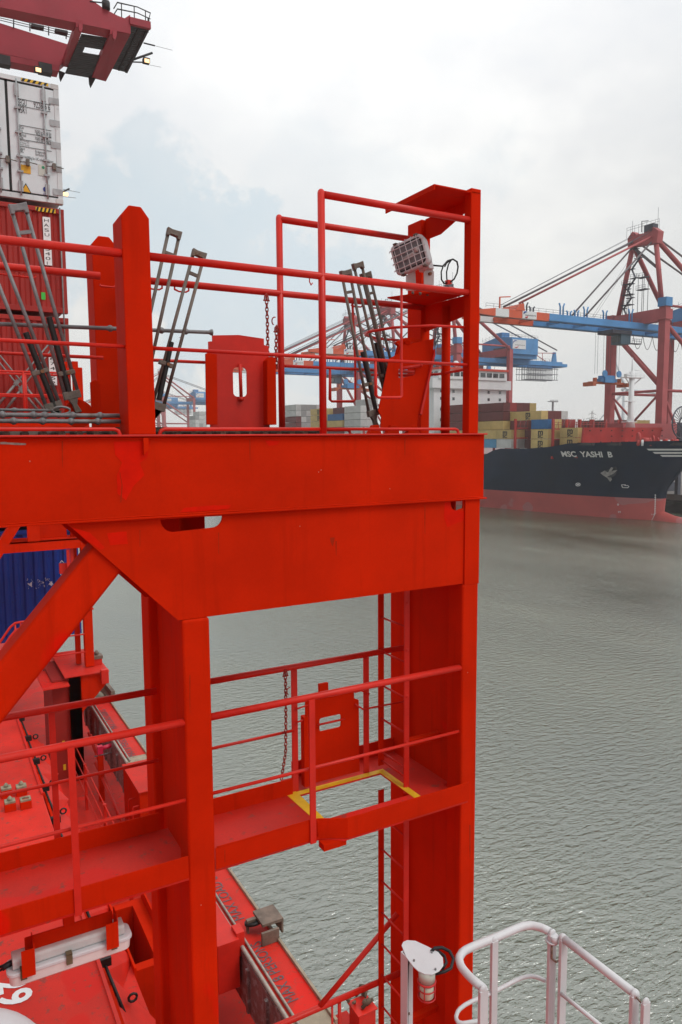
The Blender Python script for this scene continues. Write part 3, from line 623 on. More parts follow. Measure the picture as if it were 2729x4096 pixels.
# ---- white lamp post near the camera
NL = thing('lamp_post', 'white angle post with a teardrop cap and caged lamp at the bottom', 'lamp post', (2.1, 3.0, 16.0))
gz = lambda a, b, z: at(800 + a * .7334, 3300 + b * .7334, z=z)
m = MB(); ZP = 18.15
m.prism([gz(a, b, ZP) for a, b in [(1100, 655), (1108, 637), (1130, 627), (1175, 630), (1240, 660), (1300, 692), (1325, 722), (1328, 765), (1305, 795), (1265, 815), (1225, 812), (1190, 795), (1165, 772), (1125, 720)]], (0, 0, -.006)); m.build('cap_plate', WHITE, NL, .002)
pc = gz(1140, 690, ZP)
m = MB().box(pc.x - .035, pc.x - .029, pc.y - .035, pc.y + .03, 15.9, ZP - .006); m.box(pc.x - .029, pc.x + .045, pc.y + .024, pc.y + .03, 15.9, ZP - .006); m.build('post', WHITE, NL, .001)
cx3 = gz(1238, 780, ZP)
m = MB().tube([cx3 - ZV * .006, cx3 - ZV * .07], [.046, .044], 20); m.build('lamp_base', paint('pale_grey_paint', (.45, .46, .40), .5), NL)
m = MB(); REDG = paint('signal_red_paint', (.5, .02, .02), .4)
for z in (.075, .115, .165): m.tube([cx3 + Vector((.046 * math.cos(t), .046 * math.sin(t), -z)) for t in [i * math.pi / 10 for i in range(21)]], .006 if z == .075 else .0035, 6)
for k in range(4): t = k * math.pi / 2 - .9; e = Vector((math.cos(t), math.sin(t), 0)) * .046; m.tube([cx3 + e - ZV * .07, cx3 + e - ZV * .165, cx3 + e * .3 - ZV * .19], .0035, 6)
m.build('cage', REDG, NL)
m = MB().tube([cx3 - ZV * .07, cx3 - ZV * .16, cx3 - ZV * .178], [.038, .038, .02], 18); m.build('lamp_glass', glass('pale_lamp_glass', (.55, .55, .42), .1), NL)
m = MB().tube([gz(a, b, ZP + h_) for a, b, h_ in [(1262, 690, 0), (1280, 672, .01), (1320, 668, .01), (1362, 690, .0), (1383, 730, -.01), (1370, 780, -.03), (1335, 800, -.04), (1285, 812, -.04)]], .0085, 8)
m.tube([gz(a, b, ZP + h_) for a, b, h_ in [(1268, 700, -.01), (1300, 690, -.01), (1335, 715, -.01), (1345, 750, -.02), (1320, 790, -.04)]], .0075, 8)
m.tube([(pc.x + .005, pc.y, ZP - .02), (pc.x - .008, pc.y, ZP - .08), (pc.x - .012, pc.y, ZP - .2), (pc.x - .012, pc.y, 15.9)], .0085, 8)
m.build('cable', RUBBER, NL)
for a, b in ((1168, 742), (1265, 697), (1285, 790)): c = gz(a, b, ZP); MB().tube([c - ZV * .004, c + ZV * .008], .006, 6).build('bolt', GALV, NL)
for z in (17.78, 17.6, 17.2): MB().box(pc.x - .03, pc.x + .0, pc.y - .014, pc.y - .008, z, z + .012).build('cable_clip', STEEL, NL)
# ---- white hand rail at bottom right
WR = thing('hand_rail', 'white tubular hand rail running round the platform corner at bottom right', 'hand rail', (3.2, 3.0, 16.4))
w6 = lambda a, b, z: at(1500 + a * .7838, 3500 + b * .7838, z=z)
ZR = 17.62
def wr(pts, r, z): 
    P = [w6(a, b, z) for a, b in pts]
    Q = [P[0]]
    for i in range(1, len(P) - 1): Q += [lerp(P[i - 1], P[i], .8), lerp(P[i], P[i + 1], .2)] if (P[i] - P[i - 1]).length < .9 else [P[i]]
    return Q + [P[-1]]
top = wr([(555, 580), (490, 527), (440, 470), (428, 425), (450, 390), (500, 365), (620, 318), (750, 262), (800, 256), (850, 268), (895, 290)], .03, ZR)
MB().tube(top, .0265, 14).build('top_rail', WHITE, WR)
MB().tube([w6(960, 322, ZR), w6(1325, 605, ZR)], .0265, 14).sphere(w6(960, 322, ZR), .03, 12, 8).sphere(w6(1325, 605, ZR), .03, 12, 8).build('top_rail', WHITE, WR)
Zm = 17.24
MB().tube(wr([(530, 745), (430, 760), (412, 730), (425, 690), (470, 655), (600, 600), (740, 527), (790, 515), (830, 522), (873, 541)], .02, Zm), .0135, 10).build('mid_rail', WHITE, WR)
MB().tube([w6(950, 605, Zm), w6(1160, 775, Zm)], .0135, 10).build('mid_rail', WHITE, WR)
def flat(a, b, wx=.032, wy=.012, zt=ZR, z0=15.9):
    p_ = w6(a, b, zt); return MB().box(p_.x - wx, p_.x + wx, p_.y - wy, p_.y + wy, z0, zt + .0).sphere(p_ - ZV * .0, wx, 12, 6, (1, .4, 1)).build('post', WHITE, WR, .003)
flat(553, 585); flat(610, 335, .026); flat(905, 300, .032); flat(962, 325, .03); flat(1325, 610, .032); flat(1382, 650, .03)
c = w6(905, 300, ZR); MB().disc(c - ZV * .05, (0, 0, 1), .045, .01, 18).tube([c + Vector((0, -.02, 0)), c + Vector((0, -.02, -.05))], .028, 12).build('gate_lug', WHITE, WR)
MB().tube([c + Vector((-.02, -.02, -.06)), c + Vector((-.02, -.02, -.16)), c + Vector((.01, -.03, -.19)), c + Vector((.05, -.03, -.19))], .007, 8).build('latch', paint('rusty_latch', (.30, .2, .15), .6, .4, 30, .3), WR)
c = w6(1350, 630, ZR); MB().tube([c + Vector((-.03, 0, .02)), c + Vector((.0, -.02, -.02)), c + Vector((.02, -.02, -.10))], .006, 8).build('latch', paint('rusty_latch', (.30, .2, .15)), WR)
# white platform below and the canister at the lower left corner
c = at(-100, 4475, y=2.6); 
tag(MB().sphere(c, .285, 40, 24, (1, 1.3, 1)).build('raft_canister', WHITE, None, loc=c - ZV * .28), 'smooth white rounded canister top cut off by the bottom left corner', 'canister')
# ================================================================ our own ship forward of the bridge
RDK = REDW
dk = MB().box(-40, 3.9, -20, 70, 12.3, 12.6)
tag(dk.build('deck', RDK), None, None, kind='structure')
hs = MB().box(3.88, 3.9, -30, 70, -1, 12.9); hs.box(-45, 3.9, 69.5, 70, -1, 12.6); hs.box(-45, 3.9, -30.5, -30, -1, 12.6)
tag(hs.build('hull_side', paint('dark_red_hull', (.30, .02, .012), .5, .1, .5), None, loc=(3.9, 20, 0)), 'dark red steel ship side dropping to the water beside the walkway', 'ship side')
# hatch cover in the empty bay
HC = thing('hatch_cover', 'broad worn red hatch cover with white number and dark scrapes, bottom left', 'hatch cover', (-3, 11.6, 14.4))
m = MB().box(-9, 1.41, 5.9, 17.3, 14.5, 15.0); hp = m.build('cover_plate', RDK, HC, .02)
MB().box(1.385, 1.425, 6.0, 10.6, 14.62, 15.035).box(1.385, 1.425, 12.9, 17.2, 14.62, 15.035).build('edge_flange', RED2, HC)
zL = lambda a, b, z=15.006: at(a * .4145, 3500 + b * .4145, z=z)
m = MB(); o = zL(30, 1035); xw = zL(195, 1150).x - zL(0, 1150).x; o2 = at(-16, 3500 + 1040 * .4145, z=15.004)
yt = (o2.y - zL(110, 1262).y)
put_text(m, '29', .46, (zL(0, 1050).x - .03, o2.y, 15.005), (0, -1, 0), (1, 0, 0), 1.0, bold=.012, width=yt * 1.0); m.build('lettering', WINK, hp)
for i, (x, y) in enumerate(((.87, 13.15), (1.10, 13.10), (.88, 12.62), (1.11, 12.58))):
    s = MB().box(x - .085, x + .085, y - .075, y + .075, 15.0, 15.13); so2 = s.build('socket', RED, HC, .006)
    if i != 3: MB().box(x - .08, x + .08, y - .07, y + .07, 15.13, 15.165).tube([(x, y, 15.165), (x, y, 15.2), (x, y, 15.235)], [.035, .04, .012], 8).build('twist_lock', paint('old_zinc', (.28, .25, .17), .6, .3, 12, .3, dirt=(.2, .12, .05)), so2, .004)
    else: MB().box(x - .08, x + .08, y - .07, y - .04, 15.13, 15.16).box(x - .08, x + .08, y + .04, y + .07, 15.13, 15.16).box(x - .08, x - .05, y - .04, y + .04, 15.13, 15.16).box(x + .05, x + .08, y - .04, y + .04, 15.13, 15.16).build('twist_lock', paint('old_zinc', (.28, .25, .17)), so2)
# coaming with cleats
CO = thing('hatch_coaming', 'red hatch coaming with a row of triangular cleats beside the hatch cover', 'coaming', (1.8, 12, 12.6))
MB().box(1.52, 1.56, 5.9, 17.6, 12.6, 14.6).build('side_plate', RED, CO)
MB().box(1.56, 2.0, 5.9, 17.6, 14.0, 14.03).build('top_ledge', REDW, CO)
for k in range(9):
    y = 6.9 + k * 1.26
    c = MB().prism([(1.60, y - .45, 14.35), (1.60, y + .45, 14.5), (2.02, y + .05, 14.04), (1.75, y - .5, 14.04)], (.03, 0, .0)).prism([(1.56, y + .42, 14.04), (2.0, y + .06, 14.04), (1.60, y + .44, 14.5)], (0, .02, 0)).build('cleat_plate', RED2, CO)
    MB().tube([(1.52, y + .40, 14.78), (1.66, y - .05, 14.35)], .02, 8).box(1.44, 1.60, y + .36, y + .44, 14.74, 14.84).build('clamp', BLACK, CO)
    MB().tube([(1.78 + .05 * math.cos(t), y + .12, 14.42 + .05 * math.sin(t)) for t in [i * .7 for i in range(10)]], .015, 6).build('shackle', BLACK, CO)
# container foundations : open box frames outboard of the coaming
for n_, (y0, y1) in enumerate(((9.25, 10.8), (6.0, 7.5))):
    m = MB().box(2.03, 2.34, y1 - .14, y1, 12.6, 14.0).box(2.34, 2.50, y0, y1, 12.6, 14.0).box(2.03, 2.34, y0, y0 + .14, 12.6, 14.0).box(2.50, 2.53, y0, y1, 12.6, 14.16).box(2.03, 2.34, y0 + .14, y1 - .14, 12.6, 13.1).box(2.0, 2.03, y0 - .1, y1 + .15, 12.6, 14.12)
    tag(m.build('container_pedestal', RED, None, .004, loc=(2.3, (y0 + y1) / 2, 12.6)), ['open red box frame standing just left of the foreground column foot', 'red box frame right below the strip light'][n_], 'pedestal', 'red container foundations on deck')
pb = MB().box(3.33, 3.88, 14.2, 15.6, 12.6, 13.99)
PB = thing('container_pedestal', 'tall red block with a pale weathered top at the gangway end', 'pedestal', (3.6, 14.9, 12.6), 'red container foundations on deck')
pb.build('body', RED, PB, .01); MB().box(3.31, 3.92, 14.15, 15.62, 13.99, 14.01).build('top_plate', REDW, PB)
for y in (14.6, 14.25): MB().tube([(3.33, y, 13.7), (3.22, y, 13.7), (3.2, y, 13.66), (3.2, y, 12.9), (3.33, y, 12.86)], .012, 6).build('grab_handle', RED2, PB)
# block behind with mooring gear box in the lower right of the column gap
BB = thing('winch_box', 'small red box with brown frayed gear on top beside the ladder foot', 'box', (4.0, 7.2, 12.6))
MB().box(3.2, 4.3, 5.4, 7.6, 12.6, 13.72).build('base', REDW, BB, .02)
q = at(1450, 4040, z=13.95); MB().box(q.x - .12, q.x + .12, q.y - .12, q.y + .12, 13.72, 14.0).box(q.x - .14, q.x + .14, q.y - .14, q.y + .14, 14.0, 14.02).build('bin', RED2, BB, .006)
m = MB(); random.seed(3)
for i in range(9):
    c = q + Vector((random.uniform(-.17, .12), random.uniform(-.1, .16), random.uniform(.06, .16))); d = Vector((random.uniform(-1, 1), random.uniform(-1, 1), random.uniform(-.4, .8))).normalized()
    m.tube([c - d * .07, c + Vector((.02, 0, .02)), c + d * .07], random.uniform(.015, .03), 6)
m.build('frayed_gear', paint('brown_rope', (.13, .09, .06), .8, .4, 15, .5), BB)
# gangways stowed on the ship side
def gangway(y0, y1, label, texts, scale=1.0):
    G = thing('gangway', label, 'gangway', (3.65, (y0 + y1) / 2, 13.3), 'stowed gangways along the ship side')
    xi, xo = 3.40, 3.95
    MB().box(xi + .03, xo - .03, y0, y1, 13.96, 13.985).build('tread_deck', REDW, G)
    MB().box(xo - .035, xo, y0, y1, 13.6, 14.03).build('outer_beam', TAN, G)
    pn = MB().box(xi, xi + .03, y0, y1, 13.25, 13.98)
    for k in range(int((y1 - y0) / .62)): pn.box(xi - .04, xi, y0 + .2 + k * .62, y0 + .26 + k * .62, 13.28, 13.9)
    pn.build('side_panel', paint('weathered_side_panel', (.22, .12, .11), .6, .3, 2, .3, dirt=(.30, .28, .27), dirt_t=.5), G)
    MB().tube([(xi + .02, y0, 14.03), (xi + .02, y1, 14.03)], .028, 10).tube([(xi + .11, y0 + .1, 14.02), (xi + .11, y1 - .1, 14.02)], .018, 8).build('hand_pipe', paint('bare_pipe', (.35, .31, .27), .5, .2, 8, .2, metal=.3), G)
    MB().box(xi + .03, xo - .04, y1 - .45, y1, 13.985, 13.99).build('end_strip', TAN, G); MB().box(xi + .03, xo - .04, y0, y0 + .35, 13.985, 13.99).build('end_strip', TAN, G)
    for s, ys, w_ in texts:
        mm = MB(); put_text(mm, s, .22, (3.60 + .10, ys, 13.992), (0, 1, 0) if w_ > 0 else (0, -1, 0), (-1, 0, 0) if w_ > 0 else (1, 0, 0), width=abs(w_), bold=.0); mm.build('lettering', GREY, G)
    return G
gangway(15.6, 20.6, 'far weathered gangway with red tread, seen left of the foreground column', [('MAX LOAD 600KG', 17.75, 1.45), ('MAX 8 PERSONS', 15.95, 1.35)])
G2 = gangway(7.2, 13.6, 'near weathered gangway with red tread and lettering, seen right of the foreground column', [('MAX 8 PERSONS', 7.75, 1.25), ('MAX LOAD 600KG', 9.55, 1.7)])
SH = thing('sheave_block', 'rusty brown steel bracket with a wire sheave set on the near gangway', 'pulley', (3.8, 9.3, 14.0))
BRN = paint('brown_stained_steel', (.17, .12, .09), .55, .35, 5, .4, dirt=(.3, .26, .2), spec=.5)
MB().box(3.74, 4.06, 8.98, 9.34, 14.18, 14.22).box(4.03, 4.06, 8.98, 9.34, 14.0, 14.18).box(3.68, 3.94, 8.86, 8.90, 13.99, 14.18).build('bracket', BRN, SH, .004)
MB().disc((3.70, 9.24, 14.12), (0, .3, 1), .12, .04, 24).build('sheave', BLACK, SH)
MB().box(3.60, 3.86, 9.20, 9.26, 14.15, 14.19).box(3.60, 3.63, 9.20, 9.26, 14.0, 14.15).build('strap', BRN, SH, .003)
MB().box(3.05, 3.36, 8.9, 9.8, 13.5, 14.2).box(3.34, 3.46, 8.95, 9.15, 13.9, 14.25).build('arm', RED2, SH, .005)
FS = thing('sheave_block', 'brown steel bracket at the outer end of the far gangway', 'pulley', (3.8, 20.4, 14.0))
MB().box(3.45, 3.60, 20.2, 21.2, 14.0, 14.28).prism([(3.45, 21.0, 14.28), (3.75, 20.9, 14.6), (3.95, 19.6, 14.3), (3.95, 19.6, 14.1), (3.7, 20.6, 14.2)], (.1, 0, 0)).build('bracket', BRN, FS, .004)
# davit posts with clamps and small stays by the far gangway
for k, (px, py, lab) in enumerate(((403, 3020, 'red post with a pink clamp pinning the far gangway, nearer one'), (315, 2840, 'red post with a clamp behind the far lashing bridge column'))):
    b = at(px, py, x=3.15); T = thing('clamp_post', lab, 'post', (3.1, b.y, 12.6), 'posts clamping the far gangway')
    MB().box(3.08, 3.20, b.y - .05, b.y + .05, 12.6, b.z + .05).build('post', RED, T, .004)
    MB().tube([(3.15, b.y, b.z + .15), (3.42, b.y, b.z + .18)], .05, 10).box(3.08, 3.2, b.y - .06, b.y + .06, b.z + .04, b.z + .22).build('clamp', paint('pinkish_red_paint', (.55, .02, .06), .4), T)
    MB().tube([(3.0, b.y - .02, b.z - .0), (3.4, b.y - .1, b.z + .05)], .012, 6).build('pin', GALV, T)
for a, b, lab in (((3.12, 17.6, 13.3), (3.3, 14.9, 12.62), 'steep red stay bar running down from the clamp post'), ((3.2, 18.8, 13.6), (3.3, 16.0, 12.62), 'long red stay bar leaning beside the far gangway')):
    tag(MB().tube([a, b], .035, 8).build('stay_bar', RED2, None, loc=b), lab, 'bar')
r_ = thing('deck_rail', 'low red deck railing with three bars beside the far gangway', 'railing', (2.75, 16, 12.6))
m = MB()
for z in (12.95, 13.3, 13.65): m.tube([(2.75, 12.5, z), (2.75, 21, z)], .014, 6)
m.build('bars', RED2, r_)
for y in (12.6, 14.7, 16.8, 18.9, 21): MB().box(2.72, 2.78, y - .03, y + .03, 12.6, 13.68).build('post', RED2, r_)

# ================================================================ second lashing bridge
L2 = thing('lashing_bridge', 'next red lashing bridge forward, partly hidden, before the blue container', 'lashing bridge', (3.3, 19, 12.6))
Y2 = 18.8
MB().box(3.20, 3.41, Y2, Y2 + .2, 15.3, 22.7).build('column', RED, L2, .01)
MB().box(3.17, 3.44, Y2 - .03, Y2 + .25, 17.0 - .25, 17.0 - .22).build('column_joint', RED, L2)
MB().box(3.04, 3.16, Y2 + .35, Y2 + .5, 15.3, 22.7).build('column', RED, L2, .01)
MB().box(-8, 3.2, Y2, Y2 + .06, 18.32, 18.56).box(-8, 3.2, Y2, Y2 + .8, 18.53, 18.56).build('cross_beam', RED, L2)
MB().box(2.3, 2.95, Y2 + .4, Y2 + .44, 18.56, 19.4).build('back_panel', RED, L2)
MB().box(2.0, 2.28, Y2 + .0, Y2 + .1, 18.56, 19.5).build('web_plate', RED, L2)
MB().beam((.6, Y2 + .1, 17.2), (2.15, Y2 + .1, 19.6), .22, .26, (0, 1, 0)).build('diagonal_brace', RED, L2)
MB().box(-8, 3.5, Y2 - .1, Y2 + .8, 21.1, 21.45).build('top_girder', RED, L2)
m = MB()
for z in (22.02, 22.55):
    m.tube([(-5, Y2, z), (3.25, Y2, z)], .028, 6); m.tube([(-5, Y2 + .7, z), (3.25, Y2 + .7, z)], .028, 6)
GR2 = m.build('guard_rail', RED2, L2)
for x in (-.4, 2.08): MB().tube([(x, Y2, 21.45), (x, Y2, 22.56)], .03, 6).build('rail_post', RED2, GR2); MB().tube([(x + .12, Y2 + .7, 21.45), (x + .12, Y2 + .7, 22.56)], .03, 6).build('rail_post', RED2, GR2)
MB().box(3.28, 3.42, Y2 + .6, Y2 + .7, 21.45, 22.9).box(3.02, 3.16, Y2 + .6, Y2 + .75, 22.3, 22.88).build('end_frame', RED, L2)
MB().box(2.86, 2.93, Y2 - .02, Y2 + .04, 16.6, 18.3).box(2.96, 3.04, Y2 + .1, Y2 + .14, 16.6, 18.3).build('guide_bar', RED2, L2)
MB().box(2.7, 3.2, Y2 + .1, Y2 + .2, 17.7, 17.95).build('short_beam', RED2, L2)
m = MB()
for z in (16.15, 16.6, 15.7): m.tube([(2.2, Y2, z), (3.2, Y2, z)], .02, 6)
m.build('guard_rail', RED2, L2)
q = [at(a * .3187, 2050 + b * .3187, y=18.2) for a, b in [(-120, 1760), (0, 1630), (130, 1440), (190, 1390), (260, 1375), (470, 1350)]]
q2 = [at(a * .3187, 2050 + b * .3187, y=18.0) for a, b in [(-120, 1930), (0, 1760), (130, 1560), (200, 1475), (260, 1455), (420, 1435)]]
sr = thing('stair_rail', 'pair of bent red stair hand rails before the blue container', 'stair rail', (1.6, 18.1, 15.2))
MB().tube(q, .028, 8).build('rail', RED2, sr); MB().tube(q2, .028, 8).build('rail', RED2, sr)
for a, qq in ((3, q), (4, q), (3, q2), (4, q2)): v = qq[a]; MB().tube([v, v - ZV * 1.1], .02, 6).build('post', RED2, sr)
# container pedestal of the second bridge with its top plate
PD = thing('container_pedestal', 'tall red pedestal with a projecting top plate beside the far lashing bridge column', 'pedestal', (3.2, 19, 12.6), 'red container foundations on deck')
zt2 = 15.28
MB().box(2.62, 3.66, 18.3, 20.6, zt2 - .03, zt2).build('top_plate', REDW, PD, .004)
MB().prism([(3.6, 18.4, zt2 - .03), (3.6, 18.4, zt2 - .35), (3.0, 18.4, 14.3), (3.0, 18.4, 12.6), (2.72, 18.4, 12.6), (2.72, 18.4, zt2 - .03)], (0, .03, 0)).box(2.72, 3.0, 18.4, 20.2, 12.6, zt2 - .03).build('pillar', RED, PD)
MB().box(2.35, 2.72, 18.5, 20.2, 12.6, zt2 - .1).build('shaded_recess_block', paint('shadowed_dark_red', (.30, .012, .006), .7), PD)  # solid block; the shade of a recess is put into its darker red
for z in (12.9, 13.5): MB().box(2.52, 2.58, 18.488, 18.499, z, z + .14).build('hazard_patch', YEL, PD)
MB().box(3.46, 3.64, 18.25, 18.38, zt2 - .3, zt2 + .05).build('socket', RED2, PD, .01); sk = MB().box(3.40, 3.62, 18.9, 19.15, zt2, zt2 + .16); SK = sk.build('socket', RED2, PD, .01)
MB().box(3.38, 3.64, 18.88, 19.17, zt2 + .16, zt2 + .24).tube([(3.51, 19.02, zt2 + .24), (3.51, 19.02, zt2 + .3), (3.51, 19.02, zt2 + .36)], [.05, .06, .02], 8).build('twist_lock', BRN, SK, .005)
MB().box(2.1, 2.7, 18.1, 19.6, 15.1, 15.13).build('side_platform', REDW, PD)
MB().prism([(2.35, 18.5, 15.135), (2.55, 18.5, 15.135), (2.5, 18.75, 15.135), (2.38, 18.72, 15.135)], (0, 0, .004)).build('yellow_mark', YEL, PD)

# ================================================================ containers on our ship
CY, XR = 20.5, 3.42
def corrugated(mb, x0, x1, y, z0, z1, n=9, dep=.045):
    pitch = (x1 - x0) / n; pr = []
    for i in range(n):
        a = x0 + i * pitch; pr += [(a, y), (a + pitch * .32, y), (a + pitch * .5, y + dep), (a + pitch * .82, y + dep)]
    pr.append((x1, y)); vs = [(a, b, z0) for a, b in pr] + [(a, b, z1) for a, b in pr]; k = len(pr)
    mb.add(vs, [(i, i + 1, k + i + 1, k + i) for i in range(k - 1)])
def container(z0, hgt, col, label, name, dark=.5, length=12.19, doors=False, x1=XR, cy=CY):
    x0 = x1 - 2.438; m_ = paint(name, col, .5, .12, 1.2, .25, dirt=[c * .45 for c in col], dirt_t=.60, spec=.3, streak=.3)
    T = thing('shipping_container', label, 'container', ((x0 + x1) / 2, cy + length / 2, z0), 'containers stacked forward on our ship')
    fr = MB(); p = .12; e = .003
    fr.box(x0, x0 + p, cy, cy + p, z0, z0 + hgt).box(x1 - p, x1, cy, cy + p, z0, z0 + hgt)
    fr.box(x0 + p, x1 - p, cy + e, cy + p, z0, z0 + .13).box(x0 + p, x1 - p, cy + e, cy + p, z0 + hgt - .11, z0 + hgt)
    fr.build('frame', m_, T, .006)
    bd = MB(); bd.box(x0 + .02, x1 - .02, cy + p, cy + length, z0 + .1, z0 + hgt - .02)
    n = 40
    for i in range(n):
        y = cy + .3 + i * (length - .5) / n; bd.box(x1 - .02, x1 + .004, y, y + .14, z0 + .16, z0 + hgt - .12)
    bd.build('body', m_, T)
    if not doors:
        w_ = MB(); corrugated(w_, x0 + p, x1 - p, cy + .03, z0 + .13, z0 + hgt - .11); w_.build('end_wall', m_, T)
    for cx4 in (x0 + .089, x1 - .089):
        for cz4 in (z0 + .06, z0 + hgt - .06): MB().box(cx4 - .092, cx4 + .092, cy - .006, cy + .17, cz4 - .062, cz4 + .062).build('corner_casting', m_ if not doors else WHITE2, T, .012)
    return T
R1 = (.34, .022, .016)
A1 = container(26.95, 2.896, (.62, .65, .66), 'white refrigerated container with doors and lock rods on top of the left stack', 'dirty_white_container', doors=True)
A2 = container(24.22, 2.60, R1, 'faded red ribbed container directly under the white one', 'faded_red_container')
A3 = container(21.5, 2.60, R1, 'faded red ribbed container behind the crossed lashing rods, third from the top', 'faded_red_container')
A4 = container(18.75, 2.60, (.25, .012, .01), 'red container mostly hidden behind the girder, directly above the blue one', 'deep_red_container')
A5 = container(15.75, 2.896, (.010, .036, .24), 'scuffed dark blue ribbed container at the bottom of the left stack', 'dark_blue_container')
A5.children[0].name = 'frame'
# hazard stripes
def stripes(T, x0, x1, z0, z1, n=5):
    y = CY - .004; MB().box(x0, x1, y, y + .003, z0, z1).build('hazard_band', YEL, T); m = MB(); w_ = (x1 - x0) / n
    for i in range(n): a = x0 + i * w_; m.prism([(a, y - .003, z0), (a + w_ * .5, y - .003, z0), (a + w_ * .85, y - .003, z1), (a + w_ * .35, y - .003, z1)], (0, .002, 0))
    m.build('hazard_band', GASK, T)
stripes(A1, 2.55, 3.18, 29.76, 29.83); stripes(A2, 2.75, 3.22, 26.70, 26.80)
# reefer doors
z0 = 26.95; yd = CY - .0
ZN = paint('light_zinc', (.36, .37, .38), .5, .15, 6, .2, dirt=(.3, .24, .2), dirt_t=.68)
DW = paint('reefer_door_white', (.64, .68, .70), .5, .06, 1.5, .2, dirt=(.4, .38, .34), dirt_t=.68)
for i, (xa, xb) in enumerate(((XR - 2.32, XR - 1.25), (XR - 1.19, XR - .12))):
    D = MB().box(xa, xb, yd + .01, yd + .07, z0 + .17, z0 + 2.74).build('door', DW, A1, .012)
    MB().box(xa - .028, xa, yd + .02, yd + .06, z0 + .14, z0 + 2.77).box(xb, xb + .028, yd + .02, yd + .06, z0 + .14, z0 + 2.77).box(xa - .028, xb + .028, yd + .02, yd + .06, z0 + .132, z0 + .17).box(xa - .028, xb + .028, yd + .02, yd + .06, z0 + 2.74, z0 + 2.78).build('gasket', GASK, D)
    for k in range(2):
        x = xa + .20 + k * .62 if i else xa + .25 + k * .62
        B = MB().tube([(x, yd - .035, z0 + .07), (x, yd - .035, z0 + 2.82)], .019, 10).box(x - .05, x + .05, yd - .05, yd + .01, z0 + 2.42, z0 + 2.72).box(x - .05, x + .05, yd - .05, yd + .01, z0 + .16, z0 + .42).build('lock_rod', ZN, D)
        for zz_ in (.62, .98, 1.55, 2.12): MB().box(x - .07, x + .07, yd - .06, yd + .012, z0 + zz_, z0 + zz_ + .045).build('bracket', ZN, B)
        MB().tube([(x, yd - .06, z0 + .86), (x + .2, yd - .07, z0 + .88), (x + .4, yd - .07, z0 + .86)], .012, 6).box(x + .14, x + .22, yd - .09, yd + .012, z0 + .80, z0 + .95).build('handle', STEEL, B)
    xh = xb - .16 if i else xa - .1
    for zz_ in (.28, .85, 1.42, 1.95, 2.48):
        h_ = MB().box(xb - .12, xb + .115, yd - .012, yd + .01, z0 + zz_ - .075, z0 + zz_ + .075) if i else MB().box(xa - .17, xa + .12, yd - .012, yd + .01, z0 + zz_ - .075, z0 + zz_ + .075)
        h_.build('hinge', ZN, D)
    if i: DOOR = D
def sgn(s, px0, py0, px1, hgt, mb, y=yd - .002, **k):
    a, b = at(px0, py0, y=y), at(px1, py0, y=y); put_text(mb, s, hgt, a, XV, ZV, width=b.x - a.x, **k)
z1 = lambda a, b: (a * .4464, b * .4464)
m = MB()
for s, a, b, c, h_ in (('SEGU', 160, 938, 240, .21), ('922606 6', 303, 960, 450, .21), ('45R1', 163, 1005, 238, .21), ('MGW', 170, 1152, 215, .10), ('Tare', 172, 1178, 205, .10),
    ('Payload', 173, 1216, 235, .10), ('Cube', 175, 1240, 212, .10), ('35000 kg 77160 lbs', 312, 1186, 460, .10), ('4650 kg 10250 lbs', 325, 1210, 460, .10), ('30350 kg 66910 lbs', 314, 1248, 462, .10), ('67.4 m    2380 ft', 330, 1273, 462, .10),
    ('Seaco', 181, 1338, 225, .10), ('SRL', 182, 1364, 213, .10), ('Bridgetown,', 318, 1366, 410, .085), ('Barbados', 320, 1392, 392, .085), ('MGW=34,000kg for UIC railway transport', 164, 1410, 478, .10)):
    sgn(s, *z1(a, b), z1(c, b)[0], h_, m)
for s, b in (('Note Tare Weight', 1262), ('of Container, Cat', 1280), ('Within Period', 1298)): sgn(s, *z1(180, b), z1(262, b)[0], .05, m)
for a, b, c, d_ in ((155, 882, 455, 942), (158, 948, 455, 1003), (167, 1122, 462, 1172), (172, 1187, 462, 1235), (176, 1248, 465, 1298), (178, 1310, 465, 1358)):
    A, B = at(*z1(a, b), y=yd - .002), at(*z1(c, d_), y=yd - .002); A.z = B.z = (A.z + B.z) / 2 if abs(A.z - B.z) < .3 else A.z; m.box(A.x, B.x, yd - .003, yd - .001, A.z, A.z + .012)
m.build('lettering', INK, DOOR)
def patch(pts, mat, name, par, dy=.0): return MB().prism([at(*z1(a, b), y=yd - .003 - dy) for a, b in pts], (0, .002, 0)).build(name, mat, par)
AMB = paint('amber_sticker', (.70, .36, .02), .5); BLU = paint('blue_sticker', (.04, .06, .28), .5); GRN = paint('green_sticker', (.02, .25, .12), .5)
patch([(176, 1470), (276, 1488), (278, 1560), (178, 1543)], AMB, 'sticker', DOOR)
patch([(343, 1470), (425, 1484), (428, 1585), (346, 1568)], paint('pale_sticker', (.55, .56, .5), .5), 'sticker', DOOR)
patch([(232, 1640), (286, 1735), (187, 1717)], INK, 'warning_triangle', DOOR); patch([(232, 1654), (275, 1727), (197, 1712)], AMB, 'warning_triangle', DOOR, .003)
for (a, b, r2, mt) in ((388, 1501, .035, GRN), (409, 1697, .06, BLU)):
    c = at(*z1(a, b), y=yd - .004 - (.003 if mt is GRN else 0)); MB().disc(c, YV, r2, .002, 20).build('sticker', mt, DOOR)
m = MB(); sgn('CIMC', *z1(390, 1745), z1(428, 1745)[0], .07, m); m.build('lettering', BLU, DOOR)
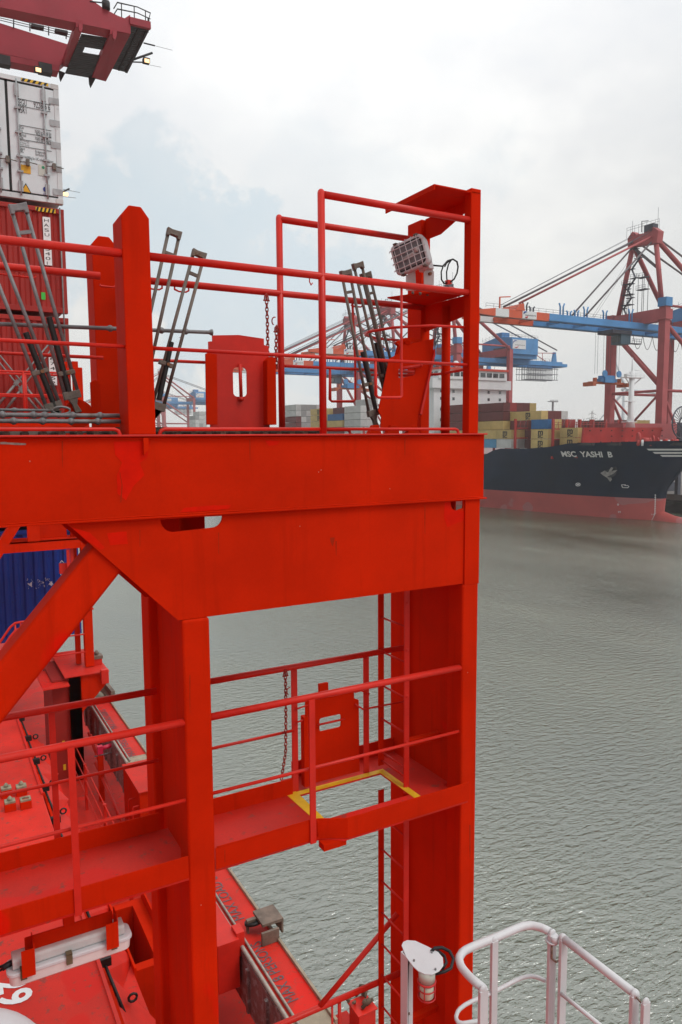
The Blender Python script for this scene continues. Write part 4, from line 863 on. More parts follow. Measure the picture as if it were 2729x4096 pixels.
# vertical codes on the red boxes
def vcode(T, s, px, py0, py1, y, wpx, label_bg=True, mat=INK):
    a, b = at(px, py0, y=y), at(px + (py1 - py0) * .05, py1, y=y); n = len(s); st = (a.z - b.z) / n; m = MB(); w_ = .13
    if label_bg: MB().box(a.x - .02, a.x + w_ + .03, y, y + .004, b.z, a.z + .02).build('code_plate', WINK, T)
    for i, ch in enumerate(s):
        if ch == ' ': continue
        put_text(m, ch, st * .95, (a.x + (b.x - a.x) * 0, y - .003, a.z - (i + .88) * st), XV, ZV, width=w_ * (.4 if ch in '1' else .95))
    m.build('lettering', mat, T)
vcode(A2, 'HASU 15401', 174, 870, 1060, CY - .005, 16)
vcode(A3, '674752', 198, 1423, 1540, CY - .005, 14)
vcode(A5, 'APZU 394', 237, 2238, 2370, CY - .005, 14, False, paint('faded_white_lettering', (.55, .57, .62), .6))
c = at(174, 1184, y=CY - .004); MB().box(c.x - .05, c.x + .05, CY - .004, CY - .001, c.z - .09, c.z + .09).build('green_tag', paint('green_tag', (.05, .5, .06), .5), A2)
m = MB(); random.seed(5)
for i in range(46):
    a, b = random.uniform(110, 215), random.uniform(2315, 2355); c = at(a, b, y=CY + .0); r2 = random.uniform(.006, .022); m.prism([c + Vector((random.uniform(-r2, r2) * 1.3, 0, random.uniform(-2 * r2, 2 * r2))) for _ in range(4)], (0, .003, 0))
for a, b in ((122, 2338), (203, 2335)): c = at(a, b, y=CY - .0); m.prism([c + Vector((-.05, 0, 0)), c + Vector((.04, 0, .07)), c + Vector((.03, 0, -.07))], (0, .003, 0))
m.build('scratches', paint('chipped_paint', (.5, .5, .55), .6), A5)
# lashing rods crossed in front of the stack
for i, (a, b, lab) in enumerate((((-30, 1385), (178, 1640), 'upper falling grey lashing rod of the cross before the red container'), ((-30, 1415), (155, 1645), 'lower falling grey lashing rod of the cross before the red container'),
        ((205, 1365), (-20, 1635), 'upper rising grey lashing rod of the cross before the red container'), ((225, 1372), (15, 1650), 'lower rising grey lashing rod of the cross before the red container'), ((239, 832), (265, 1500), 'pale upright lashing rod down the right edge of the container stack'))):
    P_, Q_ = at(*a, y=CY - .2), at(*b, y=CY - .2); m = MB().tube([P_, Q_], .02, 8)
    if i < 4: d = (Q_ - P_).normalized(); c = lerp(P_, Q_, .62); m.obox(c, d, YV, d.cross(YV), .07, .04, .05); m.tube([c, Q_ - d * .05], .033, 8)
    tag(m.build('lashing_rod', paint('pale_zinc', (.22, .215, .21), .5, .2, 6, .1, metal=.2), None, loc=Q_), lab, 'lashing rod', 'lashing rods on the forward container stack')
# ================================================================ crane boom over our ship, top left
CR = paint('purple_red_crane_paint', (.33, .034, .050), .55, .1, .4, .05, spec=.3)
CD = paint('dark_grey_steelwork', (.035, .033, .035), .7, .2, 1)
CBm = thing('gantry_crane_boom', 'big dull red crane boom reaching in over the containers at top left', 'crane', (-30, 64, 51))
bl_ = lambda px, py, y=60.0: at(px, py, y=y)
def face(pts, y, th=1.2): return [bl_(a, b, y) for a, b in pts]
MB().prism(face([(-500, -230), (340, -20), (410, 30), (470, 62), (523, 82), (523, 135), (-60, 16), (-500, -70)], 60), (0, 1.3, 0)).build('near_girder', CR, CBm)
MB().prism(face([(-500, -30), (0, 92), (280, 180), (285, 222), (240, 262), (0, 212), (-500, 90)], 68), (0, 1.3, 0)).build('far_girder', CR, CBm)
MB().prism(face([(-500, 100), (0, 214), (240, 262), (236, 285), (0, 238), (-500, 130)], 67.2), (0, 1.2, 0)).build('trolley_rail', CR, CBm)
def bar(p, q, w_, h_, name, mat=CR): return MB().beam(p, q, w_, h_).build(name, mat, CBm)
bar(bl_(318, 95), bl_(262, 255, 68.5), .5, .5, 'cross_member'); bar(bl_(455, 125), bl_(380, 300, 68.5), .5, .5, 'cross_member')
MB().prism([bl_(523, 84), bl_(523, 135), bl_(424, 326, 69), bl_(385, 316, 69), bl_(452, 130, 60.2)], (0, .1, .5)).build('end_girder', CR, CBm)
for (a, b, y) in ((316, 92, 60), (452, 122, 60)): MB().prism([bl_(a, b, y - .1), bl_(a + 14, b + 2, y - .1), bl_(a + 14, b + 28, y - .1), bl_(a + 8, b + 36, y - .1), bl_(a, b + 26, y - .1)], (0, .3, 0)).build('lug', CR, CBm)
for (a, b) in ((236, 285), (356, 310)): MB().prism([bl_(a, b - 4, 68.6), bl_(a + 26, b + 6, 68.6), bl_(a + 8, b + 40, 68.6), bl_(a + 2, b + 22, 68.6)], (0, .2, 0)).build('hook_plate', CD, CBm)
# open walkway grids under the tip
m = MB(); A_, B_, C_, D_ = bl_(325, 140, 61.5), bl_(455, 160, 61.5), bl_(385, 312, 68.8), bl_(262, 290, 68.8)
for k in range(22):
    t = k / 21
    if 5 < k < 9: m.beam(lerp(A_, D_, t), lerp(lerp(A_, D_, t), lerp(B_, C_, t), .25), .22, .08); m.beam(lerp(lerp(A_, D_, t), lerp(B_, C_, t), .8), lerp(B_, C_, t), .22, .08)
    else: m.beam(lerp(A_, D_, t), lerp(B_, C_, t), .24, .08)
m.build('walkway_grid', CD, CBm)
m = MB(); A_, B_, C_, D_ = bl_(524, 95, 60.5), bl_(598, 100, 60.5), bl_(505, 285, 68.6), bl_(446, 270, 68.6)
for k in range(26): t = k / 25; m.beam(lerp(A_, D_, t), lerp(B_, C_, t), .22, .08)
m.beam(B_, C_, .2, .3); m.beam(lerp(A_, B_, .5), lerp(D_, C_, .5), .12, .25)
m.build('walkway_grid', CD, CBm)
MB().beam(bl_(519, 84), bl_(602, 104), .3, .5).build('tip_beam', CR, CBm)
m = MB()
for y in (60.2,):
    for dz in (0, 1): m.tube([bl_(455, 50 - dz * 25 + 10, y), bl_(470, 10 + 26 - dz * 26, y), bl_(550, 26 + 26 - dz * 24, y), bl_(602, 50 + 26 - dz * 24, y), bl_(592, 90, y)], .04, 5)
    for a, b in ((486, 12), (537, 24), (582, 42), (592, 70)): m.tube([bl_(a, b, y), bl_(a + 1, b + 60, y)], .04, 5)
m.tube([bl_(360, 6), bl_(420, 12)], .05, 5); m.tube([bl_(424, 6), bl_(425, 38)], .3, 6)
m.build('tip_railing', CD, CBm)
m = MB()
for dz in (0, 9, 18):
    m.tube([bl_(-60, 62 + dz - 14, 67.9), bl_(295, 140 + dz - 6, 67.9)], .03, 5)
for a in (55, 120, 195, 265): m.tube([bl_(a, 66 + a * .21, 67.9), bl_(a, 100 + a * .21, 67.9)], .05, 5)
m.build('walkway_railing', CD, CBm)
for a, b in ((145, 108), (240, 128)): MB().beam(bl_(a - 20, b - 4, 66), bl_(a + 30, b + 6, 66), .5, .2).build('bracket_box', CD, CBm)
m = MB().tube([bl_(530, 240, 67), bl_(610, 212, 67)], .10, 5).tube([bl_(528, 248, 67), bl_(590, 250, 67)], .06, 5); m.build('tip_arm', CD, CBm)
m = MB().tube([bl_(575, 172, 64), bl_(620, 183, 64)], .06, 5).tube([bl_(620, 183, 64), bl_(690, 201, 64)], .015, 4).tube([bl_(575, 255, 67), bl_(645, 269, 67)], .015, 4); m.build('aerial', CD, CBm)
LITM = bpy.data.materials.new('lit_lamp'); LITM.use_nodes = True; b_ = LITM.node_tree.nodes['Principled BSDF']; b_.inputs['Base Color'].default_value = (.9, .6, .3, 1); b_.inputs['Emission Color'].default_value = (1, .62, .3, 1); b_.inputs['Emission Strength'].default_value = 1.6
for (a, b) in ((585, 244), (152, 280)):
    c = bl_(a, b, 67); MB().obox(c, XV, YV, ZV, .28, .25, .2).build('housing', CD, CBm, .03); MB().obox(c - Vector((0, .28, .1)), XV, YV, ZV, .2, .04, .14).build('lamp', LITM, CBm)
for (a, b, w_) in ((8, 245, .6), (180, 278, .5)): c = bl_(a, b, 67.5); MB().obox(c, XV, YV, ZV, w_, .4, .35).build('junction_box', CD, CBm)
# small arm of another crane peeping out behind the white container
c = at(262, 770, y=110); AR = thing('crane_arm', 'tip of a farther boom with aerials and a lit lamp behind the white container', 'crane', at(258, 775, y=110))
MB().tube([at(235, 775, y=110), at(278, 755, y=110)], .12, 6).tube([at(245, 756, y=110), at(320, 770, y=110)], .03, 5).tube([at(240, 785, y=110), at(305, 792, y=110)], .03, 5).build('arms', CD, AR)
MB().obox(at(263, 777, y=110), XV, YV, ZV, .3, .2, .2).build('lamp', LITM, AR)

c = at(238, 778, y=110.5); MB().box(-40, c.x, 110.2, 111.4, c.z - 1.0, c.z + .6).build('boom_girder', CR, AR); MB().box(-40, c.x, 116.2, 117.4, c.z - 1.0, c.z + .6).build('boom_girder', CR, AR)
MB().box(c.x - .5, c.x - .01, 111.4, 116.2, c.z - .8, c.z + .4).build('end_beam', CR, AR)
# ================================================================ water
m, nt, b = mat_new('harbour_water'); nn, lk = nt.nodes, nt.links
tco = nn.new('ShaderNodeTexCoord')
def wn(scale, sc, rot, det=4, rough=.55, dist=0):
    mp = nn.new('ShaderNodeMapping'); mp.inputs['Scale'].default_value = sc; mp.inputs['Rotation'].default_value = (0, 0, R_(rot)); lk.new(tco.outputs['Object'], mp.inputs[0])
    t = nn.new('ShaderNodeTexNoise'); t.inputs['Scale'].default_value = scale; t.inputs['Detail'].default_value = det; t.inputs['Roughness'].default_value = rough; t.inputs['Distortion'].default_value = dist
    lk.new(mp.outputs[0], t.inputs['Vector']); return t.outputs[0]
def mth(op, a, b2, c2=None):
    q = nn.new('ShaderNodeMath'); q.operation = op
    for i, v in enumerate((a, b2, c2)):
        if v is None: continue
        if hasattr(v, 'is_output'): lk.new(v, q.inputs[i])
        else: q.inputs[i].default_value = v
    return q.outputs[0]
fine = wn(7.0, (.55, 1.0, 1), 28, 3, .6, .4); mid = wn(2.7, (.5, 1.0, 1), 14, 3, .5, .3); big = wn(.05, (1, .5, 1), 35, 3)
calm = wn(.013, (1, .45, 1), 50, 4, .6, .5); pat = mth('MULTIPLY', mth('MULTIPLY_ADD', big, 1.6, -.2), mth('MULTIPLY_ADD', calm, 2.4, -.35))
hgt = mth('ADD', mth('MULTIPLY', mth('MULTIPLY', fine, pat), .15), mth('MULTIPLY', mth('MULTIPLY', mid, mth('MULTIPLY_ADD', big, 1.2, .1)), .23))
bp = nn.new('ShaderNodeBump'); bp.inputs['Strength'].default_value = 1.0; bp.inputs['Distance'].default_value = 1.0; lk.new(hgt, bp.inputs['Height']); lk.new(bp.outputs[0], b.inputs['Normal'])
cr = nn.new('ShaderNodeValToRGB'); cr.color_ramp.elements[0].color = (.060, .078, .048, 1); cr.color_ramp.elements[1].color = (.125, .15, .10, 1); cr.color_ramp.elements[0].position = .3; cr.color_ramp.elements[1].position = .7
lk.new(big, cr.inputs[0]); lk.new(cr.outputs[0], b.inputs['Base Color'])
b.inputs['Roughness'].default_value = .12; b.inputs['IOR'].default_value = 2.9; b.inputs['Specular IOR Level'].default_value = .5
wm = MB(); wm.quad((-3000, -600, 0), (5000, -600, 0), (5000, 6000, 0), (-3000, 6000, 0)); tag(wm.build('water', m), None, None, kind='structure')
# ================================================================ quay
CON = paint('quay_concrete', (.20, .19, .175), .8, .2, .15, .3, dirt=(.10, .095, .09), dirt_t=.55)
CONW = paint('wet_quay_wall', (.055, .06, .058), .7, .3, .3, .4)
qm = MB().box(176.5, 4500, -500, 5500, -3, 5.0); tag(qm.build('quay', CON), None, None, kind='structure')
QW = thing('quay_wall', 'dark stained quay wall with ledges and fenders below the bow at right', 'quay wall', (176, 100, 0))
MB().box(175.9, 176.48, -200, 900, -2, 3.4).build('lower_wall', CONW, QW); MB().box(175.5, 176.48, -200, 900, 3.42, 5.02).build('cap', CON, QW)
MB().box(175.0, 175.88, -200, 900, 2.3, 2.9).build('ledge', paint('mossy_ledge', (.04, .05, .04), .8), QW)
for k in range(14): MB().box(175.2, 175.88, 60 + k * 9, 61.4 + k * 9, -1, 2.28).build('fender', RUBBER, QW)
# ================================================================ moored ship
CL, BM = 157.6, 16.1
NAVY = paint('dark_navy_hull', (.003, .015, .042), .42, .2, .08, .02, spec=.12, streak=.3)
BOOT = paint('worn_antifouling_red', (.50, .09, .08), .6, .12, .1, .05, patch=(.44, .15, .15), patch_t=.58, pscale=.12, streak=.25)
SRED = paint('ship_deck_red', (.40, .03, .026), .55, .12, .3, .05)
SWHITE = paint('ship_white', (.72, .73, .74), .5, .04, .3, .05)
def ystem(z):
    t = [(-3, 119), (4.4, 118.7), (7.5, 118.4), (10.1, 116.6), (13.3, 114), (16, 110.5), (19.8, 106)]
    for (a, b_), (c, d) in zip(t, t[1:]):
        if z <= c: return b_ + (d - b_) * (z - a) / (c - a)
    return t[-1][1]
def hb(y, z):
    zz = max(0, min(1, z / 19.8)); t = (y - ystem(z)) / (62 - 37 * zz)
    if t <= 0: return 0.02
    return BM * min(1, t) ** (.55 - .1 * zz) * (1 if t >= 1 else (1 - .03 * math.sin(math.pi * t)))
def hx(y, z): return CL - hb(y, z)
def ztop(y):
    for y0, z0_, y1, z1_ in ((0, 19.8, 110, 19.6), (110, 19.6, 136.5, 18.9), (136.5, 18.9, 141.5, 17.6), (141.5, 17.6, 161.5, 17.4), (161.5, 17.4, 168.5, 14.9), (168.5, 14.9, 1e4, 14.9)):
        if y <= y1: return z0_ + (z1_ - z0_) * (y - y0) / (y1 - y0)
MS = thing('container_ship', 'large moored container ship with black blue hull and red waterline band', 'ship', (CL, 240, 0))
YEND = 400
def hullmesh(za, zb_fn, n=12):
    mb = MB()
    ts = [0, .001, .004, .01, .02, .035, .055, .08, .11, .15, .2, .26, .33, .42, .52, .64, .78, 1.0]
    ys_ = [160, 163, 166, 168.5, 175, 182, 200, 240, 300, 360, YEND]
    for sgn_ in (-1, 1):
        rows = []
        for k in range(len(ts) + len(ys_)):
            row = []
            for i in range(n + 1):
                if k < len(ts):
                    y_g = 104 + 56 * ts[k]; zt_k = zb_fn(y_g); z = za + (zt_k - za) * i / n; y = ystem(z) + (160 - ystem(z)) * ts[k]
                else:
                    y = ys_[k - len(ts)]; zt_k = zb_fn(y); z = za + (zt_k - za) * i / n
                row.append(Vector((CL + sgn_ * hb(y, z), y, z)))
            rows.append(row)
        vs = [v for r in rows for v in r]; w_ = n + 1
        mb.add(vs, [(a * w_ + i, (a + 1) * w_ + i, (a + 1) * w_ + i + 1, a * w_ + i + 1) for a in range(len(rows) - 1) for i in range(n)], True)
    return mb
hullmesh(5.4, ztop, 14).build('hull', NAVY, MS)
bt = hullmesh(-2.5, lambda y: 5.4, 4); bt.build('boot_top', BOOT, MS)
# bulbous bow
bb_ = MB(); rings = []
for y, r1, r2, zc in ((121, 2.2, 3.6, -1.0), (118.6, 2.3, 3.2, -1.0), (116, 2.4, 2.6, -1.15), (113, 2.3, 2.3, -1.2), (110.5, 1.9, 1.9, -1.3), (109, 1.2, 1.2, -1.4), (108.4, .3, .3, -1.5)):
    rings.append([Vector((CL + r1 * math.cos(t), y, zc + r2 * math.sin(t))) for t in [2 * math.pi * i / 24 for i in range(24)]])
loft(bb_, rings); bb_.build('bulb', BOOT, MS)
dkk = MB(); pts = []
for y in (107, 112, 118, 126, 136): pts.append((hx(y, 18.2) + .5, y))
poly = [(x, y, 18.2) for x, y in pts] + [(2 * CL - x, y, 18.2) for x, y in pts[::-1]]
dkk.prism(poly, (0, 0, .1)); dkk.prism([(hx(y, 14.4) + .9, y, 14.4) for y in (130, 136, 142, 150, 160, 170, YEND)] + [(2 * CL - hx(y, 14.4) - .9, y, 14.4) for y in (YEND, 170, 160, 150, 142, 136, 130)], (0, 0, .1)); dkk.box(CL - BM + .1, CL + BM - .1, YEND - .3, YEND, 0, 14.5)
dkk.build('deck', SRED, MS)
MB().prism([(143.2, 132, 18.3), (172.0, 132, 18.3), (172.4, 131.2, 22.9), (142.9, 131.2, 22.9)], (0, .5, 0)).build('breakwater', SRED, MS)
random.seed(2)
for i in range(8):
    for j in range(3):
        if random.random() < .75: MB().box(145 + i * 3.9, 145.3 + i * 3.9, 131.1, 131.3, 19.1 + j * 1.45, 19.4 + j * 1.45).build('drain_hole', paint('dark_hole', (.05, .02, .02), .8), MS)
# name, marks and stripes wrapped on the shell
def onhull(p, e=.12):
    return Vector((hx(p.y, p.z) - e, p.y, p.z))
def fit_hull(px, py):
    x = 146.0
    for _ in range(30): q = at(px, py, x=x); x = .5 * x + .5 * hx(q.y, min(q.z, 19.6))
    return q
def hulltext(s, pa, pb, hgt, name='lettering', **k):
    a, b_ = fit_hull(*pa), fit_hull(*pb); mb = MB(); d = b_ - a; L_ = d.length; vs, fs = text_verts(s, 1, **k); w0 = max(v.x for v in vs); h0 = max(v.y for v in vs)
    P = []
    for v in vs: q = a + d * (v.x / w0) + ZV * (v.y / h0 * hgt); P.append(onhull(q))
    mb.add(P, fs); return mb.build(name, WINK, MS)
hulltext('MSC  YASHI  B', (2250, 1826), (2456, 1829), 1.4, shear=.25, bold=.03)
hulltext('8', (2470, 2022), (2478, 2022), .5); hulltext('10', (2605, 2060), (2622, 2061), .35); hulltext('12', (2632, 2061), (2642, 2062), .35); hulltext('M', (2474, 2052), (2484, 2052), .5)
for k, (xa, xb, ya) in enumerate(((2588, 2800, 1795), (2612, 2800, 1808), (2642, 2800, 1820))):
    mb = MB(); vs = []; n = 14
    for i in range(n + 1):
        for dy, off in ((0, 0), (7, 9)):
            q = fit_hull(xa + (xb - xa) * i / n + (off if i == 0 else 0), ya + dy); vs.append(onhull(q))
    mb.add(vs, [(2 * i, 2 * i + 1, 2 * i + 3, 2 * i + 2) for i in range(n)]); mb.build('bow_stripe', WINK, MS)
# thruster and bulb marks, draught marks
def mark(pts, w_=.14, name='hull_mark'):
    mb = MB(); P = [fit_hull(*q) for q in pts]
    for a, b_ in zip(P, P[1:]): mb.beam(onhull(a, .06), onhull(b_, .06), .1, w_)
    return mb.build(name, WINK, MS)
cxm, cym = 2313, 1938
mark([(cxm + 9 * math.cos(t), cym + 6 * math.sin(t)) for t in [i * math.pi / 8 for i in range(17)]]); mark([(cxm - 7, cym - 3), (cxm + 7, cym + 3)]); mark([(cxm - 6, cym + 4), (cxm + 6, cym - 4)])
mark([(2487, 1939), (2491, 1950), (2512, 1951), (2517, 1946), (2512, 1942), (2500, 1942), (2503, 1939), (2487, 1939)])
mark([(2623, 1977), (2622, 2008), (2620, 2058)], .10); mark([(2620, 2058), (2606, 2086)], .08)
for k in range(9): mark([(2619, 1980 + k * 9), (2625, 1981 + k * 9)], .12)
# anchor with its worn pocket
q = fit_hull(2440, 1880); MB().disc(onhull(q, .05), (1, .15, .1), 1.9, .12, 24).build('anchor_pocket', paint('scuffed_hull_grey', (.03, .035, .045), .6, .4, .5), MS)
ANC = thing('anchor', 'pale weathered anchor housed against the dark bow', 'anchor', onhull(q, .5)); am = paint('pale_weathered_iron', (.36, .34, .33), .7, .3, 1.5)
F = lambda a, b_: onhull(fit_hull(a, b_), .35)
MB().prism([F(2408, 1892), (F(2424, 1882)), F(2436, 1890), F(2462, 1882), F(2474, 1880), F(2462, 1893), F(2448, 1908), F(2452, 1918), F(2446, 1926), F(2436, 1912), F(2420, 1902)], (-.3, -.1, 0)).build('flukes', am, ANC)
MB().tube([F(2438, 1896), F(2452, 1872)], .28, 8).build('shank', am, ANC)
# foredeck fittings
mb = MB()
for px, py, r, t_ in ((2554, 1756, 1.5, .5), (2583, 1766, .9, 1.4), (2600, 1766, .9, .3), (2612, 1760, 1.1, .4), (2632, 1766, .9, .3), (2664, 1768, .8, .9), (2690, 1768, .8, .3), (2706, 1770, .8, .8)):
    c = at(px, py, y=118); MB().disc(c, (.8, -.6, 0), r, t_, 20).build('winch_drum', SRED, MS)
for px in (2553, 2570, 2604, 2645, 2676, 2700): c = at(px, 1768, y=116); MB().tube([c - ZV * .9, c + ZV * .5], .25, 8).build('bollard', SWHITE if px in (2570, 2645, 2676) else SRED, MS)
for px in (2500, 2520, 2538): c = at(px, 1768, y=124); MB().box(c.x - .6, c.x + .6, c.y - .5, c.y + .5, 18.3, c.z + .4).build('deck_gear', SRED, MS)
m = MB(); a, b_ = at(2480, 1762, y=122), at(2550, 1765, y=122)
for dz in (0, -.5, -1): m.tube([a + ZV * dz, b_ + ZV * dz], .05, 4)
m.build('guard_rail', SRED, MS)
for px in (2345, 2450, 2700): 
    q = fit_hull(px, 1778); MB().box(q.x - .5, q.x + .3, q.y - 2.4, q.y + 2.4, q.z - .2, q.z + .45).build('roller_fairlead', paint('dark_grey_steelwork', (.035, .033, .035)), MS)
# foremast
FMs = MB().tube([(157.6, 129.4, 22.9), (157.6, 129.4, 25.5), (157.6, 129.4, 37)], [1.2, .75, .62], 12).tube([(157.6, 129.4, 37), (157.6, 129.4, 40.5)], .15, 6); mast = FMs.build('foremast', SWHITE, MS)
MB().box(154.6, 161.2, 128.4, 130.4, 35.4, 35.6).box(154.6, 156, 128.6, 129.4, 35.6, 36.3).build('mast_platform', SWHITE, mast)
m = MB().tube([(158, 129.4, 33.5), (161, 129.4, 35.4)], .14, 5).tube([(157.2, 129.4, 33.5), (155.2, 129.4, 35.4)], .14, 5)
for z in (36.0, 36.5): m.tube([(154.7, 128.5, z), (161.1, 128.5, z)], .05, 4)
for x in (154.7, 156.3, 158, 159.6, 161.1): m.tube([(x, 128.5, 35.5), (x, 128.5, 36.5)], .05, 4)
m.tube([(158.6, 129.4, 37.4), (161.4, 129.4, 37.3)], .09, 4); m.build('mast_railing', SWHITE, mast)
MB().box(155.4, 158.6, 128.7, 130, 29.4, 29.6).box(155.4, 159, 128.4, 130.4, 24.2, 24.4).build('mast_platform', SWHITE, mast)
MB().tube([(156.4, 129, 24), (156.4, 129, 35)], .07, 4).tube([(156.9, 129, 24), (156.9, 129, 35)], .07, 4).build('mast_ladder', SWHITE, mast)
# accommodation block
xa, xb = CL - BM, CL + BM
SB = thing('ship_superstructure', 'white bridge house of the moored ship rising behind its containers', 'ship superstructure', (CL, 205, 15))
MB().box(xa + 1, xb - 1, 193, 206, 15, 39).build('house', SWHITE, SB); MB().box(xa - .3, xb + .3, 192, 200, 36.3, 39.3).build('bridge_deck', SWHITE, SB)
MB().box(xa + 2, xb - 2, 191.6, 200, 39.3, 42.2).build('wheelhouse', SWHITE, SB)
MB().box(xa + 1.6, xb - 1.6, 191.2, 200.5, 42.2, 42.9).build('roof_band', paint('red_orange_band', (.6, .06, .03), .5), SB)
DG = glass('dark_ship_glass', (.02, .03, .04), .1)
for k in range(10): MB().box(xa + 2.6 + k * 2.7, xa + 4.7 + k * 2.7, 191.5, 191.58, 40.2, 41.6).build('bridge_window', DG, SB)
for k in range(3): MB().box(xa + 1.92, xa + 1.98, 192.4 + k * 2.4, 194.2 + k * 2.4, 40.2, 41.6).build('bridge_window', DG, SB)
for z in (19, 22.4, 25.8, 29.2, 32.6, 35):
    for k in range(6): MB().box(xa + 3.5 + k * 4.9, xa + 4.4 + k * 4.9, 192.9, 192.98, z, z + .9).build('cabin_window', DG, SB)
MB().box(CL + 4, CL + 12, 208, 216, 15, 40).build('funnel', paint('funnel_red_brown', (.25, .05, .04), .5), SB)
MB().sphere((CL - 4, 196, 44.6), 1.0, 14, 8).tube([(CL - 4, 196, 42.8), (CL - 4, 196, 44)], .2, 6).build('radome', SWHITE, SB)
m = MB()
for dx in (-1, 1):
    for dy in (-1, 1): m.tube([(CL - 8 + dx, 196 + dy, 42.8), (CL - 8 + dx * .5, 196 + dy * .5, 50)], .12, 4)
for z in range(8): m.beam((CL - 8 - 1, 195, 43 + z * .9), (CL - 8 + 1, 195, 43.9 + z * .9), .1, .1)
m.build('radar_mast', SWHITE, SB)
# ---- far containers
CCOL = {'yellow': (.55, .41, .16), 'maroon': (.15, .03, .03), 'red': (.30, .03, .03), 'blue': (.03, .14, .34), 'white': (.55, .56, .55), 'grey': (.36, .37, .37), 'teal': (.04, .22, .22), 'green': (.04, .16, .08), 'light blue': (.1, .3, .5), 'purple': (.12, .03, .05)}
CPROTO = {}
def far_mesh(col, L_):
    k = (col, L_)
    if k in CPROTO: return CPROTO[k]
    mt = paint('far_' + col.replace(' ', '_') + '_paint', CCOL[col], .6, .1, .4, 0, dirt=[c * .5 for c in CCOL[col]], dirt_t=.62, streak=.2, rnd=.10)
    mb = MB(); h_ = 2.56; mb.box(.03, 2.41, .03, L_ - .03, .05, h_ - .05)
    for x in (0, 2.32):
        for y in (0, L_ - .12): mb.box(x, x + .12, y, y + .12, 0, h_)
    n = int(L_ / .55)
    for i in range(n): y = .3 + i * (L_ - .5) / n; mb.box(-.0, .03, y, y + .25, .12, h_ - .12)
    for x in (.55, 1.0, 1.45, 1.9): mb.box(x, x + .05, -.02, .03, .1, h_ - .1)
    me = mb.build('shipping_container', mt, None).data; o = bpy.data.objects['shipping_container']
    return mb, mt, me
NCONT = [0]
def far_container(x, y, z, col, L_, label, group, logo=False):
    k = (col, L_)
    if k not in CPROTO:
        mt = paint('far_' + col.replace(' ', '_') + '_paint', CCOL[col], .6, .1, .4, 0, dirt=[c * .5 for c in CCOL[col]], dirt_t=.62, streak=.2, rnd=.10)
        mb = MB(); h_ = 2.56; mb.box(.03, 2.41, .03, L_ - .03, .05, h_ - .05)
        for x_ in (0, 2.32):
            for y_ in (0, L_ - .12): mb.box(x_, x_ + .12, y_, y_ + .12, 0, h_)
        n = int(L_ / .55)
        for i in range(n): y_ = .3 + i * (L_ - .5) / n; mb.box(0, .03, y_, y_ + .25, .12, h_ - .12)
        for x_ in (.55, 1.0, 1.45, 1.9): mb.box(x_, x_ + .05, -.02, .03, .1, h_ - .1)
        ob = mb.build('shipping_container', mt, None); CPROTO[k] = ob
    else:
        ob = CPROTO[k].copy(); ob.name = 'shipping_container'; COL.objects.link(ob)
    ob.location = (x, y, z); WP[ob.name] = Vector((x, y, z)); tag(ob, label, 'container', group); NCONT[0] += 1
    if logo:
        g = MB(); put_text(g, 'm', 1.9, (x - .04, y + L_ * .42 + 1.0, z + 1.2), (0, -1, 0), ZV, width=1.9, bold=.06); put_text(g, 'SC', 1.15, (x - .04, y + L_ * .42 + 1.0, z + .3), (0, -1, 0), ZV, width=1.9, bold=.05)
        me = g.build('lettering', INK, ob); 
    return ob
TIER = ['lowest', 'second', 'third', 'fourth', 'fifth', 'sixth', 'top']
def stack(x0, y0, z0, rows, L_, where, group='containers on the moored ship', logos=(), only=None):
    # rows: list (going inboard) of colour lists from bottom up ; None leaves a gap
    for r, tiers in enumerate(rows):
        for t, col in enumerate(tiers):
            if not col: continue
            rw = ['first row', 'second row', 'third row', 'fourth row', 'fifth row', 'sixth row', 'seventh row'][r]
            far_container(x0 + r * 2.52, y0, z0 + t * 2.6, col, L_, f'{col} container, {TIER[t]} tier, {rw}, {where}', group, logo=(r, t) in logos)
XO = CL - BM + .15
# bay A: 20 ft stack just aft of the breakwater, bay B and so on going away
stack(XO + 2.5, 134.3, 15.2, [['red', 'yellow', 'yellow'], ['maroon', 'maroon', 'yellow'], ['maroon', 'yellow', 'yellow'], ['maroon', 'yellow', 'maroon']], 6.06, 'bay hugging the red breakwater', logos=((0, 1), (0, 2)))
stack(XO, 142.2, 17.5, [['yellow', 'yellow', 'blue'], ['maroon', 'yellow', 'yellow'], ['maroon', 'yellow', 'maroon'], ['teal', 'yellow', 'red']], 6.06, 'bay topped by the blue box', logos=((0, 0), (0, 1)))
stack(XO + 5, 149.7, 17.4, [['maroon', 'maroon', 'maroon', 'yellow'], ['red', 'maroon', 'maroon', 'maroon'], ['grey', 'white', 'white', 'maroon'], [None, 'white', 'white', 'white']], 12.19, 'long bay under the white reefer', logos=((0, 3),))
stack(XO, 155.9, 17.5, [['white', 'yellow'], ['grey', 'yellow'], ['grey', 'yellow', 'purple'], ['maroon', 'maroon', 'purple']], 6.06, 'low bay before the red lashing frames', logos=((0, 1),))
stack(XO, 162.1, 17.5, [['light blue', 'yellow', None], ['yellow', 'yellow', 'yellow', 'maroon', 'maroon'], ['maroon', 'maroon', 'yellow', 'yellow', 'red'], ['maroon', 'teal', 'teal', 'maroon', 'maroon'], ['maroon', 'red', 'maroon', 'maroon', 'maroon'], [None, None, None, None, 'yellow']], 12.19, 'tall bay right of the red end post')
